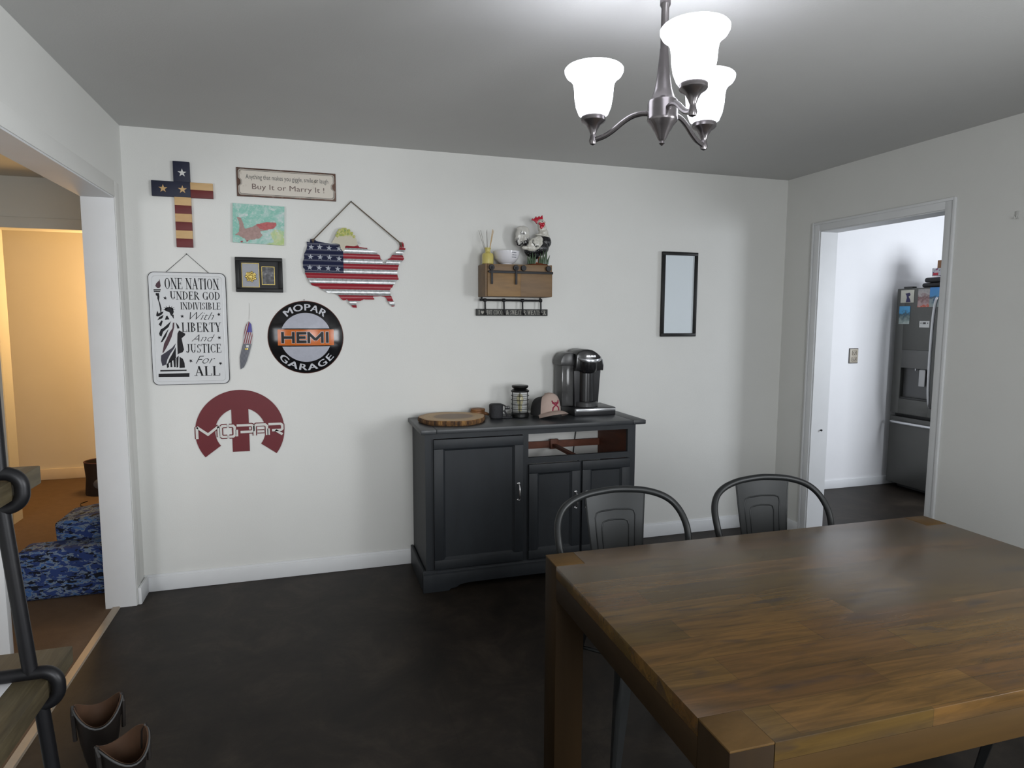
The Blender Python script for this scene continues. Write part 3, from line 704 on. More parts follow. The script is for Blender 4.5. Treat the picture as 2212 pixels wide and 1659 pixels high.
# embossed bead just inside the rim
def rr3(x0, x1, z0, z1, r, y): return [(q[0], y, q[1]) for q in rrect(x0, x1, z0, z1, r)]
MB().tube(rr3(px0 + .019, px1 - .019, pz0 + .019, pz1 - .019, 0.020, -0.0105), 0.0022, 8, closed=True).build('embossed_bead', ENAM, o)
yp = -0.0110
mb = MB()
for kf, poly in FIG.items():
    if kf not in ('red', 'flame', 'd5'): flat(mb, poly, yp)
mb.build('torch_bearer_print', BLACKP, o, smooth=False)
MAR = pm('maroon_print', (0.045, 0.008, 0.018, 1), 0.5, var=0.2)
for kf, nm in (('red', 'robe_fold'), ('flame', 'torch_flame')):
    mb = MB(); flat(mb, FIG[kf], yp); mb.build(nm, MAR, o, smooth=False)
mb = MB(); flat(mb, FIG['d5'], yp); mb.build('robe_fold', pm('indigo_print', (0.014, 0.012, 0.030, 1), 0.5, var=0.2), o, smooth=False)
for k_, b in TB.items():
    mb = MB()
    if k_ in ('With', 'And', 'For'):
        put_text(mb, k_, b[0], b[1], b[2], b[3], lambda x, z: (x, yp, z), bold=-0.016, shear=0.5)
    else:
        put_serif(mb, k_, b[0], b[1], b[2], b[3], yp)
    mb.build('lettering', BLACKP, o, smooth=False, fix=False)
for i, q in enumerate(SST):
    mb = MB(); flat(mb, star_poly(q[0], q[1], 0.0105, 80 + 9 * i), yp); mb.build('printed_star', BLACKP, o, smooth=False)
MB().tube([(0.178, -0.006, 1.714), (0.281, -0.003, 1.8115), (0.386, -0.006, 1.712)], 0.0013, 6).build('hanging_wire', pm('thin_wire', (0.04, 0.04, 0.04, 1), 0.5, 0.6), o)
MB().lathe([(0.0008, -0.012), (0.003, -0.012), (0.003, -0.010), (0.0012, -0.001)], 0.281, 1.8105, 10, axis='y').build('nail', DARKM, o)

# ------------------------------------------------------------------ feather ornament
fe = thing('feather_ornament', 'slim feather-shaped ornament painted as a flag, hanging on a thread', 'ornament', (0.557, -0.001, 1.34))
n = N('painted_feather', 0.45)
x, y, z = n.xyz()
gx = n.math('ADD', x, n.math('MULTIPLY', z, -0.26))
strp = n.math('GREATER_THAN', n.math('FRACT', n.math('MULTIPLY', gx, 95.0)), 0.5)
c = n.mix(strp, lin(178, 176, 180), lin(120, 34, 44))
grey = n.mix(n.math('GREATER_THAN', n.math('FRACT', n.math('MULTIPLY', gx, 150.0)), 0.6), lin(112, 114, 122), lin(70, 72, 80))
c = n.mix(n.math('LESS_THAN', z, FZ[1] - 1.34), c, grey)
blue = n.math('MULTIPLY', n.math('GREATER_THAN', z, FZ[0] - 1.34), n.math('GREATER_THAN', gx, -0.011))
c = n.mix(blue, c, lin(54, 50, 140))
MB().prism(FEATHER, 'y', -0.009, -0.003, 0.0012).build('blade', n.color(c), fe)
MB().box(0.5545, 0.5675, -0.011, -0.0085, 1.318, 1.331, 0.001).build('white_patch', WHITEP, fe)
MB().box(0.548, 0.564, -0.0105, -0.0085, 1.304, 1.314, 0.001).build('gold_patch', GOLD, fe)
MB().tube([(0.5775, -0.0015, 1.558), (0.5765, -0.004, 1.49), (0.574, -0.006, 1.468)], 0.0008, 5).build('hanging_thread', pm('white_thread', (0.5, 0.5, 0.48, 1), 0.8), fe)

# ------------------------------------------------------------------ domed garage sign
HC, HR, HD = (0.8675, 1.3715), 0.2, 0.040


def dome(x, z, off=0.0):
    r2_ = ((x - HC[0]) ** 2 + (z - HC[1]) ** 2) / HR ** 2
    return (x, -(0.003 + HD * max(0, 1 - r2_) + off), z)


hs = thing('dome_sign', 'round black domed sign with an orange HEMI band and GARAGE around the rim', 'sign', (HC[0], -0.001, HC[1]))
GLB = pm('gloss_black_enamel', (0.008, 0.008, 0.009, 1), 0.13, var=0.05, spec=0.35)
GLW = pm('gloss_silver_enamel', (0.42, 0.43, 0.49, 1), 0.2, var=0.12, scale=50, spec=0.35)
GLO = pm('gloss_orange_enamel', lin(196, 100, 30), 0.2, var=0.12, scale=30, spec=0.3)
mb = MB()
mb.grid(lambda u, v: dome(HC[0] + HR * (1 - v * .999) * math.cos(2 * PI * u), HC[1] + HR * (1 - v * .999) * math.sin(2 * PI * u)), 72, 14)
mb.lathe([(HR, -0.001), (HR + .001, -0.003), (HR - .004, -0.0035)], HC[0], HC[1], 72, cap=False, axis='y')
mb.build('dome', GLB, hs)
MB().lathe([(HR - .001, -0.0005), (HR + .0025, -0.002), (HR - .001, -0.0042)], HC[0], HC[1], 72, cap=False, axis='y').build('rim', pm('rust_red_rim', (0.10, 0.03, 0.02, 1), 0.4), hs)
RI = 0.136
LET = pm('silver_lettering', (0.55, 0.56, 0.60, 1), 0.35, var=0.06, scale=60, spec=0.3)
for sg in (1, -1):
    mb = MB()

    def seg(u, v, sg=sg):
        zz_ = 0.050 + (RI - 0.0501) * (1 - (1 - v) ** 2); hw = math.sqrt(max(0, RI * RI - zz_ * zz_))
        return dome(HC[0] + (2 * u - 1) * hw, HC[1] + sg * zz_, 0.0008)
    mb.grid(seg, 24, 20); mb.build('silver_field', GLW, hs)
bw2, bh = 0.149, 0.044
mb = MB(); mb.grid(lambda u, v: dome(HC[0] + (2 * u - 1) * bw2, HC[1] + (2 * v - 1) * bh, 0.0012), 24, 6); mb.build('orange_band', GLO, hs)
bxy = None
BLK4 = [(-.127, [[(0, 0), (0, 1)], [(1, 0), (1, 1)], [(0, .5), (1, .5)]], .056), (-.047, [[(1.0, 1), (0, 1), (0, 0), (1.0, 0)], [(0, .5), (.88, .5)]], .038), (.010, [[(0, 0), (0, 1), (.5, .22), (1, 1), (1, 0)]], .072), (.109, [[(0, 0), (0, 1)]], .01)]


def dome_ribbon(mb, pts, th, off):
    for a_, b_ in zip(pts, pts[1:]):
        A, Bv = Vector(a_), Vector(b_); d_ = (Bv - A).normalized(); ext = .5 if abs(d_.x) < .05 or abs(d_.y) < .05 else .05; A = A - d_ * th * ext; Bv = Bv + d_ * th * ext
        nn = Vector((-d_.y, d_.x)) * th / 2; k_ = max(2, int((Bv - A).length / .012))
        mb.grid(lambda u, v: dome(*(A.lerp(Bv, u) + nn * (1 - 2 * v)), off), k_, 1)


l1, l2 = MB(), MB()
for lx, sts, lw in BLK4:
    for st in sts:
        pts = [(HC[0] + lx + .004 + u * lw, HC[1] - .0235 + v * .047) for u, v in st]
        dome_ribbon(l1, pts, .0145, .0026); dome_ribbon(l2, pts, .0182, .0019)
l2.build('lettering_outline', LET, hs, smooth=False); l1.build('lettering', pm('satin_black_enamel', (0.010, 0.010, 0.011, 1), 0.5, spec=0.3), hs, smooth=False)


def arc_fn(a_mid, r0, flip):
    def fn(x, z):
        # x: angle offset in radians * mean radius, z: radial offset
        rad = r0 + (z if not flip else -z)
        a = a_mid - x if not flip else a_mid + x
        return dome(HC[0] + rad * math.cos(a), HC[1] + rad * math.sin(a), 0.0012)
    return fn


mb = MB()
for sh_ in (-.011, -.004, .004, .011): put_text(mb, 'MOPAR', -0.70 + sh_, -0.0185, 0.70 + sh_, 0.0185, arc_fn(PI / 2, 0.167, False), spacing=1.1)
mb.build('lettering', LET, hs, smooth=False, fix=False)
mb = MB()
for sh_ in (-.011, -.004, .004, .011): put_text(mb, 'GARAGE', -0.92 + sh_, -0.0185, 0.92 + sh_, 0.0185, arc_fn(-PI / 2, 0.167, True), spacing=1.15)
mb.build('lettering', LET, hs, smooth=False, fix=False)
MB().lathe([(0.0008, -0.012), (0.003, -0.012), (0.003, -0.010), (0.0012, -0.001)], 0.862, 1.579, 10, axis='y').build('nail', DARKM, hs)

# ------------------------------------------------------------------ red omega sign
oc, R_ = (0.5095, 0.8585), 0.2275
om = thing('omega_sign', 'dark red omega-shaped metal sign lettered MOPAR, lowest on the back wall', 'sign', (oc[0], -0.001, oc[1]))
OMR = pm('dark_red_metal', lin(100, 16, 27), 0.5, 0.0, var=0.1, scale=20)
ri = 0.565 * R_; a0, a1 = math.radians(-36.5), math.radians(217)
out_ = [(oc[0] + R_ * math.cos(a0 + (a1 - a0) * i / 64), oc[1] + R_ * math.sin(a0 + (a1 - a0) * i / 64)) for i in range(65)]
inn = [(oc[0] + ri * math.cos(a1 + (a0 - a1) * i / 48), oc[1] + ri * math.sin(a1 + (a0 - a1) * i / 48)) for i in range(49)]
mb = MB(); mb.prism(out_ + inn, 'y', -0.005, -0.001)
mb.prism([(oc[0] - .0435, oc[1] + ri * 1.03), (oc[0] + .0435, oc[1] + ri * 1.03), (oc[0] + .0435, 0.7430), (oc[0] - .0435, 0.7435)], 'y', -0.0047, -0.0012)


def ribbon(mb, pts, th, y0, y1):
    """constant-width mitred ribbon, thickness from y0 to y1"""
    n = len(pts); L, Rr = [], []
    for i in range(n):
        d0 = Vector(pts[i]) - Vector(pts[i - 1]) if i > 0 else None
        d1 = Vector(pts[i + 1]) - Vector(pts[i]) if i < n - 1 else None
        if d0 is None: d0 = d1
        if d1 is None: d1 = d0
        d0 = d0.normalized(); d1 = d1.normalized()
        n0 = Vector((-d0.y, d0.x)); n1 = Vector((-d1.y, d1.x)); m_ = (n0 + n1)
        m_ = m_.normalized() if m_.length > 1e-4 else n0
        k = th / 2 / max(0.45, m_.dot(n0)); P = Vector(pts[i])
        L.append(P + m_ * k); Rr.append(P - m_ * k)
    for i in range(n - 1):
        mb.prism([tuple(L[i]), tuple(Rr[i]), tuple(Rr[i + 1]), tuple(L[i + 1])], 'y', y0, y1)


LT = [(0.00, 0.26, [[(.0, -.08), (.0, 1)], [(0, 1), (.5, .28), (1, 1)], [(1, 1), (1, 0)]]),
      (0.285, 0.17, [[(.44, 0), (.12, 0), (0, .14), (0, .86), (.12, 1), (.44, 1)], [(.60, 1), (.88, 1), (1, .86), (1, .14), (.88, 0), (.60, 0)]]),
      (0.480, 0.205, [[(.0, 0), (0, .62)], [(0, 1), (.88, 1), (1, .9), (1, .5), (.9, .38), (.22, .38)]]),
      (0.700, 0.155, [[(0, 0), (0, .85), (.15, 1), (.85, 1), (1, .85), (1, 0)], [(.22, .36), (.78, .36)]]),
      (0.875, 0.175, [[(.0, 0), (0, .6)], [(0, 1), (.88, 1), (1, .88), (1, .52), (.9, .42), (.25, .42)], [(.5, .42), (1.0, 0)]])]
x0_, x1_ = 0.2915, 0.7265; cap = 0.0600; zb_ = oc[1] - 0.029
tot = 1.05
letters, outl = MB(), MB()
for lx, lw, sts in LT:
    for st in sts:
        pts = [(x0_ + (lx + u * lw) / tot * (x1_ - x0_), zb_ + v * cap) for u, v in st]
        ribbon(letters, pts, 0.0130, -0.0075, -0.0045); ribbon(outl, pts, 0.0225, -0.0055, -0.0015)
mb.build('omega_plate', OMR, om)
outl.build('lettering_outline', OMR, om)
letters.build('lettering', pm('cream_lettering', (0.62, 0.61, 0.58, 1), 0.5), om)

# ------------------------------------------------------------------ corrugated country-map flag
ms = thing('map_flag', 'corrugated tin United States map painted as a flag, hung by a rope', 'wall art', (1.146, -0.001, 1.72))
n = N('painted_corrugated_tin', 0.38, 0.35)
x, y, z = n.xyz()
zabs = n.math('ADD', z, 1.72); xabs = n.math('ADD', x, 1.146)
st = None
edges = [MAPZ[i] for i in range(12)]
red = None
for i in range(0, 12, 2):
    hi = edges[i - 1] if i > 0 else 1.95
    lo = edges[i]
    b_ = n.math('MULTIPLY', n.math('LESS_THAN', zabs, hi), n.math('GREATER_THAN', zabs, lo))
    red = b_ if red is None else n.math('MAXIMUM', red, b_)
b_ = n.math('LESS_THAN', zabs, edges[11]); red = n.math('MAXIMUM', red, b_)
sil = n.ramp(n.noise(n.co, 60, 5, 0.7), [(0.35, lin(172, 174, 174)), (0.6, lin(214, 217, 219)), (0.75, lin(226, 228, 228))])
c = n.mix(red, sil, lin(146, 36, 48))
cant = n.math('MULTIPLY', n.math('LESS_THAN', xabs, CANTON_X), n.math('GREATER_THAN', zabs, MAPZ[5] + .002))
c = n.mix(cant, c, lin(34, 38, 66))
n.t.links.new(n.math('MULTIPLY', n.math('SUBTRACT', 1.0, n.math('MAXIMUM', red, cant)), 0.55), n.b.inputs['Metallic'])
TIN = n.color(c)
PER = (MAPZ[0] - MAPZ[8]) / 4.0


def corr(z_): return -0.016 - 0.0055 * math.cos(2 * PI * (z_ - (MAPZ[0] + MAPZ[1]) / 2) / PER)


B = bmesh.new()
fc = B.faces.new([B.verts.new((q[0], 0, q[1])) for q in ragged(MAP, .0011, 3)])
zz_ = 1.50
while zz_ < 1.95:
    bmesh.ops.bisect_plane(B, geom=list(B.verts) + list(B.edges) + list(B.faces), plane_co=(0, 0, zz_), plane_no=(0, 0, 1))
    zz_ += PER / 10
bmesh.ops.recalc_face_normals(B, faces=B.faces)
for v in B.verts: v.co.y = corr(v.co.z)
ret = bmesh.ops.extrude_face_region(B, geom=list(B.faces))
for v in [e for e in ret['geom'] if isinstance(e, bmesh.types.BMVert)]: v.co.y += 0.0022
mb = MB(); mb.merge(B); mb.build('map_plate', TIN, ms, ang=50)
STW = pm('pale_star_paint', lin(176, 180, 190), 0.45)
for q in STARS:
    mb = MB(); P_ = star_poly(q[0], q[1], 0.0165, 86)
    mb.loft([[(a, corr(b) - 0.0026, b) for a, b in P_], [(a, corr(b) + 0.001, b) for a, b in P_]], True, True)
    mb.build('star', STW, ms, smooth=False)
MB().tube([(0.918, -0.024, 1.893), (ROPE_PTS[0][0], -0.020, ROPE_PTS[0][1] + .004), (ROPE_PTS[1][0], -0.009, ROPE_PTS[1][1]), (ROPE_PTS[2][0], -0.020, ROPE_PTS[2][1] + .006), (1.404, -0.024, 1.885)], 0.0036, 8).build('hanging_rope', ROPE, ms)
for q in (0, 2):
    MB().ball((ROPE_PTS[q][0], -0.020, ROPE_PTS[q][1] + .004), (0.009, 0.007, 0.008), 10).build('knot', ROPE, ms)
MB().lathe([(0.0008, -0.015), (0.0035, -0.015), (0.0035, -0.012), (0.0012, -0.001)], ROPE_PTS[1][0], ROPE_PTS[1][1] - .001, 10, axis='y').build('nail', DARKM, ms)
# the little paper figure tucked behind the rope
ag = thing('paper_cutout', 'pale paper cutout with green and yellow curls tucked over the top of the map', 'paper cutout', (1.08, -0.03, 1.90))
PAPER = pm('cream_paper', lin(196, 190, 172), 0.8, var=0.05, scale=40)
ax = sum(q[0] for q in ANGEL) / len(ANGEL)
MB().prism(ANGEL, 'y', -0.0295, -0.0287).build('body', PAPER, ag, smooth=False)
n = N('curl_crayon', 0.8); n.color(n.ramp(n.noise(n.co, 70, 3), [(0.36, lin(112, 140, 110)), (0.5, lin(176, 178, 80)), (0.62, lin(190, 186, 150))]))
mb = MB(); mb.prism(CURLS, 'y', -0.0302, -0.0294)
for q in CURLS[:8]: mb.lathe([(0.0001, -0.0304), (0.0085, -0.0304), (0.0085, -0.0294)], q[0], q[1] - .002, 12, axis='y')
mb.build('curls', n.m, ag, smooth=False)
MB().tube([(1.150, -0.0295, 1.884), (1.160, -0.030, 1.893), (1.168, -0.030, 1.904), (1.162, -0.030, 1.910), (1.156, -0.030, 1.904), (1.164, -0.030, 1.898), (1.176, -0.030, 1.896)], 0.0006, 5).build('curl_wire', pm('pencil_grey', (0.3, 0.3, 0.3, 1), 0.6), ag)

# ------------------------------------------------------------------ narrow framed panel
mx0, mx1, mz0, mz1 = 3.103, 3.369, 1.3655, 1.921
mi = thing('narrow_mirror', 'tall narrow mirror in a thin black frame, alone on the white wall', 'mirror', (3.236, -0.001, 1.64))
m = MB(); q = 0.022
for b in ((mx0, mx1, mz1 - q, mz1), (mx0, mx1, mz0, mz0 + q), (mx0, mx0 + q, mz0 + q, mz1 - q), (mx1 - q, mx1, mz0 + q, mz1 - q)):
    m.box(b[0], b[1], -0.020, -0.001, b[2], b[3], 0.002)
m.build('frame', BLACKF, mi)
MB().box(mx0 + .012, mx1 - .012, -0.010, -0.002, mz0 + .012, mz1 - .012).build('glass', pm('mirror_reflection_grey', (0.68, 0.74, 0.78, 1), 0.32, 0.0, var=0.02, scale=4, spec=0.6), mi)  # the mirror's pale reflection is painted as one even colour
# ------------------------------------------------------------------ sideboard
CZ, CX0, CX1, CY0, CY1 = 0.893, 1.455, 2.700, -0.447, -0.012
SLATE = wood('slate_painted_wood', [(0.015, 0.0185, 0.0225, 1), (0.019, 0.023, 0.028, 1), (0.023, 0.028, 0.034, 1)], 2, 0.52, 7, 0.2, 0.18)
SLATET = wood('lit_slate_top', [(0.026, 0.030, 0.035, 1), (0.033, 0.037, 0.042, 1), (0.042, 0.046, 0.051, 1)], 0, 0.40, 7, 0.2, 0.18)  # same slate made lighter for the top; the light is in the colour
RAW = wood('bare_red_brown_wood', [lin(84, 44, 26), lin(104, 54, 32), lin(120, 66, 42)], 1, 0.6, 8, 0.2, 0.3)
sb = thing('sideboard', 'dark slate painted wooden sideboard with three panelled doors against the back wall', 'sideboard', ((CX0 + CX1) / 2, CY0, 0))
t = MB()
t.box(1.515, 2.672, -0.468, CY1, CZ - 0.024, CZ, 0.003)
t.box(1.430, 1.514, -0.470, CY1, CZ - 0.025, CZ + 0.0005, 0.004).box(2.673, 2.755, -0.470, CY1, CZ - 0.025, CZ + 0.0005, 0.004)
t.build('worktop', SLATET, sb)
b = MB()
zt = CZ - 0.025
b.box(CX0, CX0 + 0.02, CY0 + .02, CY1, 0.02, zt).box(CX1 - 0.018, CX1, CY0 + .02, CY1, 0.02, zt)
yf0, yf1 = CY0, CY0 + .02
b.box(CX0, CX0 + .045, yf0, yf1, 0.08, zt).box(CX1 - .05, CX1, yf0, yf1, 0.08, zt)                          # outer stiles
b.box(2.000, 2.035, yf0, yf1, 0.122, 0.840)                                                                 # middle stile
b.box(CX0 + .045, CX1 - .05, yf0, yf1, 0.840, zt).box(CX0 + .045, CX1 - .05, yf0, yf1, 0.08, 0.122)
b.box(2.035, CX1 - .05, yf0, yf1, 0.672, 0.706).box(2.341, 2.360, yf0, yf1, 0.122, 0.672)
b.build('carcass', SLATE, sb)
MB().box(2.000, 2.018, CY0 + .0205, CY1 - .001, 0.1, zt - .001).build('divider', RAW, sb)
MB().box(2.664, 2.6815, CY0 + .0205, CY1 - .001, 0.58, zt - .001).build('side_lining', RAW, sb)
MB().box(CX0 + .0205, 1.9995, CY1 - 0.01, CY1 - .002, 0.1, zt - .001).box(2.0185, 2.6635, CY1 - 0.01, CY1 - .002, 0.1, 0.56).build('back_panel', RAW, sb)
MB().box(2.0185, 2.6635, CY1 - 0.022, CY1 - .002, 0.667, 0.710).build('back_rail', RAW, sb)
MB().box(2.330, 2.356, CY0 + .0205, -0.036, 0.676, 0.694).box(2.318, 2.372, -0.052, -0.0345, 0.662, 0.724, 0.002).build('drawer_runner', RAW, sb)
MB().box(2.0185, 2.6635, CY0 + .0205, CY1 - .011, 0.545, 0.558).build('inner_shelf', RAW, sb)
p_ = MB()
p_.box(1.436, 1.452, CY0 - .012, CY1, 0.0, 0.118, 0.003).box(CX1 + .003, CX1 + .019, CY0 - .012, CY1, 0.0, 0.118, 0.003)
foot = [(1.436, 0), (1.575, 0), (1.590, .012), (1.618, .014), (1.640, .028), (1.690, .034), (2.465, .034), (2.515, .028), (2.537, .014), (2.565, .012), (2.580, 0), (2.719, 0), (2.719, .105), (1.436, .105)]
p_.prism(foot, 'y', CY0 - .016, CY0 + .002, 0.001)
p_.prism([(CY0 - .018, .098), (CY0 - .018, .108), (CY0 - .006, .120), (CY0 + .004, .120), (CY0 + .004, .098)], 'x', 1.434, 2.721)
p_.build('plinth', SLATE, sb)


def panel_door(x0, x1, z0, z1, hx, hz):
    d = MB(); y = CY0 - .018; fwid = 0.052
    d.box(x0, x1, y, CY0 - .001, z1 - fwid, z1, .003).box(x0, x1, y, CY0 - .001, z0, z0 + fwid, .003)
    d.box(x0, x0 + fwid, y, CY0 - .001, z0 + fwid, z1 - fwid, .003).box(x1 - fwid, x1, y, CY0 - .001, z0 + fwid, z1 - fwid, .003)
    # recessed panel with a sloped moulding
    a = [(x0 + fwid, z0 + fwid), (x1 - fwid, z0 + fwid), (x1 - fwid, z1 - fwid), (x0 + fwid, z1 - fwid)]
    i_ = [(x0 + fwid + .012, z0 + fwid + .012), (x1 - fwid - .012, z0 + fwid + .012), (x1 - fwid - .012, z1 - fwid - .012), (x0 + fwid + .012, z1 - fwid - .012)]
    for k in range(4):
        j = (k + 1) % 4
        d.face([(a[k][0], y + .003, a[k][1]), (a[j][0], y + .003, a[j][1]), (i_[j][0], y + .013, i_[j][1]), (i_[k][0], y + .013, i_[k][1])])
    d.box(i_[0][0] - .001, i_[1][0] + .001, y + .0125, CY0 - .002, i_[0][1] - .001, i_[2][1] + .001)
    o_ = d.build('door', SLATE, sb)
    h_ = MB()
    for s_ in (1, -1):
        h_.ball((hx, y - .002, hz + s_ * .046), (.011, .004, .007), 12)
        h_.tube([(hx, y, hz + s_ * .046), (hx, y - .012, hz + s_ * .043)], .0045, 8)
    h_.tube([(hx, y - .010, hz + .044), (hx, y - .022, hz + .034), (hx, y - .027, hz + .015), (hx, y - .027, hz - .015), (hx, y - .022, hz - .034), (hx, y - .010, hz - .044)], [.0035, .0045, .0055, .0055, .0045, .0035], 10)
    h_.build('handle', STEEL, o_)


panel_door(1.498, 2.001, 0.124, 0.838, 1.972, 0.523)
panel_door(2.034, 2.345, 0.124, 0.670, 2.316, 0.450)
panel_door(2.358, 2.660, 0.124, 0.670, 2.387, 0.445)
MB().tube([(2.520, -0.006, 0.88), (2.515, -0.006, 0.80), (2.506, -0.006, 0.74), (2.497, -0.006, 0.66), (2.49, -0.006, 0.58)], 0.004, 8).build('x', DARKM)
cb = bpy.data.objects['x']; cb.name = 'power_cord'; tag(cb, 'thin black power cord hanging behind the open compartment of the sideboard', 'cord')

# ------------------------------------------------------------------ things on the sideboard
ZT = CZ + 0.0005
# live-edge slab
sl = thing('wood_slab', 'large round live-edge wood slice lying flat on the sideboard', 'wood slice', (1.650, -0.215, ZT))
n = N('slab_face', 0.5)
x, y, z = n.xyz(n.map((1, 1.12, 1)))
wv = n.noise(n.co, 9, 4)
rr_ = n.math('ADD', n.math('SQRT', n.math('ADD', n.math('POWER', n.math('SUBTRACT', x, 0.012), 2.0), n.math('POWER', y, 2.0))), n.math('MULTIPLY', wv, 0.035))
ringc = n.math('FRACT', n.math('MULTIPLY', rr_, 55.0))
c = n.ramp(n.math('MULTIPLY', rr_, 4.6), [(0.40, lin(122, 100, 78)), (0.58, lin(132, 106, 80)), (0.64, lin(174, 142, 98)), (0.86, lin(182, 150, 106)), (0.97, lin(160, 124, 82))])
c = n.mix(n.math('MULTIPLY', ringc, 0.16), c, lin(96, 70, 46))
n.color(c)
nb = N('bark', 0.9)
q = nb.noise(nb.map((26, 26, 3)), 1.6, 5, 0.7)
nb.color(nb.ramp(q, [(0.38, lin(52, 36, 24)), (0.52, lin(104, 72, 40)), (0.66, lin(150, 112, 64))])); nb.bump(q, 0.8, 0.01)
def slab_ring(k, z_):
    return [(1.650 + k * (0.192 + .006 * math.sin(3 * a + 1) + .004 * math.sin(7 * a)) * math.cos(a), -0.215 + k * (0.178 + .006 * math.sin(4 * a)) * math.sin(a), z_) for a in [2 * PI * i / 64 for i in range(64)]]
MB().loft([slab_ring(.965, ZT), slab_ring(1.0, ZT + .008), slab_ring(1.005, ZT + .018), slab_ring(.985, ZT + .0275)], True, True).build('bark_edge', nb.m, sl)
MB().loft([slab_ring(.980, ZT + .0265), slab_ring(.975, ZT + .0295)], True, True).build('cut_face', n.m, sl)

co = thing('coaster_stack', 'small round wooden block of coasters behind the live-edge slab', 'coasters', (1.840, -0.075, ZT))
CO = wood('coaster_wood', [lin(120, 78, 44), lin(142, 96, 56), lin(160, 116, 72)], 2, 0.6, 10, 0.3, 0.3)
for i in range(4):
    r_ = 0.044 - 0.001 * (i % 2); dx = 0.002 * math.sin(i * 2.1)
    MB().lathe([(r_ * .95, ZT + .012 * i + .0003), (r_, ZT + .012 * i + .002), (r_, ZT + .012 * i + .010), (r_ * .94, ZT + .012 * i + .0117)], 1.840 + dx, -0.075, 28).build('coaster', CO, co)
MB().tube([(1.877, -0.086, ZT + .020), (1.893, -0.090, ZT + .016), (1.905, -0.093, ZT + .010)], [.010, .009, .007], 10).build('knob_end', CO, co)

BLKC = pm('black_quilted_cloth', (0.014, 0.014, 0.017, 1), 0.7, var=0.3, scale=90, bump=0.6, bscale=220)
BLKP = pm('black_plastic', (0.012, 0.012, 0.013, 1), 0.28, var=0.1)
po = thing('black_case', 'small lumpy black case with a loop clasp beside the round wooden slab', 'case', (1.925, -0.175, ZT))
m = MB()
rg = []
for z_, k in ((0, .80), (.006, .95), (.025, 1.0), (.055, .98), (.075, 1.02), (.083, .97), (.087, .80)):
    rg.append([(1.925 + .041 * k * math.copysign(abs(math.cos(a)) ** .8, math.cos(a)), -0.175 + .034 * k * math.copysign(abs(math.sin(a)) ** .8, math.sin(a)), ZT + z_) for a in [2 * PI * i / 24 for i in range(24)]])
m.loft(rg).build('pouch', BLKC, po)
MB().tube([(1.962, -0.178, ZT + .080), (1.978, -0.180, ZT + .074), (1.983, -0.182, ZT + .058), (1.977, -0.184, ZT + .046), (1.966, -0.184, ZT + .040)], .0045, 8).build('clasp_loop', BLKP, po)
MB().box(1.976, 2.006, -0.192, -0.176, ZT + .052, ZT + .072, .004).build('clasp', BLKP, po)
MB().box(1.958, 2.020, -0.196, -0.166, ZT + .0005, ZT + .011, .003).tube([(1.975, -0.182, ZT + .042), (1.985, -0.182, ZT + .026), (1.992, -0.182, ZT + .010)], .005, 8).build('strap_end', BLKC, po)

# lantern
lc = (2.078, -0.160)
la = thing('wire_lantern', 'black wire-cage glass lantern with a flat lid on the sideboard', 'lantern', (lc[0], lc[1], ZT))
MB().lathe([(.050, ZT), (.054, ZT + .004), (.054, ZT + .022), (.048, ZT + .030), (.020, ZT + .034)], lc[0], lc[1], 32).build('base', DARKM, la)
MB().lathe([(.047, ZT + .030), (.048, ZT + .06), (.048, ZT + .150), (.046, ZT + .158), (.0445, ZT + .158), (.0465, ZT + .150), (.0465, ZT + .034)], lc[0], lc[1], 32, cap=False).build('glass', pm('lantern_glass', (0.80, 0.82, 0.80, 1), 0.08, alpha=0.10), la)
MB().lathe([(.054, ZT + .152), (.055, ZT + .160), (.046, ZT + .166), (.036, ZT + .170), (.046, ZT + .176), (.050, ZT + .182), (.050, ZT + .188), (.046, ZT + .191), (.002, ZT + .192)], lc[0], lc[1], 32).build('lid', DARKM, la)
wc = MB()
for i in range(6):
    a = 2 * PI * i / 6 + .2
    wc.tube([(lc[0] + .0525 * math.cos(a), lc[1] + .0525 * math.sin(a), ZT + .010), (lc[0] + .0525 * math.cos(a), lc[1] + .0525 * math.sin(a), ZT + .160)], .0022, 6)
for zz_ in (.052, .078, .104, .130):
    wc.tube([(lc[0] + .0525 * math.cos(2 * PI * i / 32), lc[1] + .0525 * math.sin(2 * PI * i / 32), ZT + zz_) for i in range(32)], .0017, 6, closed=True)
wc.build('wire_cage', DARKM, la)
MB().lathe([(.003, ZT + .034), (.012, ZT + .036), (.012, ZT + .070), (.018, ZT + .085), (.022, ZT + .105), (.018, ZT + .125), (.008, ZT + .138), (.001, ZT + .140)], lc[0], lc[1], 20).build('bulb', pm('amber_bulb', lin(170, 160, 96), 0.2, 0.1, var=0.1), la)

# cap
cc_ = Vector((2.232, -0.185, ZT + .004)); rot = Matrix.Rotation(math.radians(17), 4, 'Z'); CR, CHt = 0.088, 0.120
cap_ = thing('trucker_cap', 'tan and black trucker cap with a dark red emblem resting on the sideboard', 'cap', cc_)
TANC = pm('tan_cap_cloth', lin(176, 156, 146), 0.85, var=0.06, scale=60, bump=0.3, bscale=500)
MESH = pm('black_mesh_cloth', (0.020, 0.020, 0.021, 1), 0.85, var=0.4, scale=300, bump=0.5, bscale=700)


def crown(az, v, off=0.0):
    """az measured from the front; v 0 at the sweatband, 1 on top"""
    front = max(0.0, math.cos(az))
    t_ = v * PI / 2
    rx = CR * (math.cos(t_) ** (0.50 - .18 * front)) + off
    h_ = CHt * (math.sin(t_) ** 0.95) * (1 - 0.16 * (1 - front) * math.cos(t_) ** .1 * v)
    return Vector((rx * math.sin(az), -rx * 1.08 * math.cos(az), h_ + 0.008 + .016 * front))


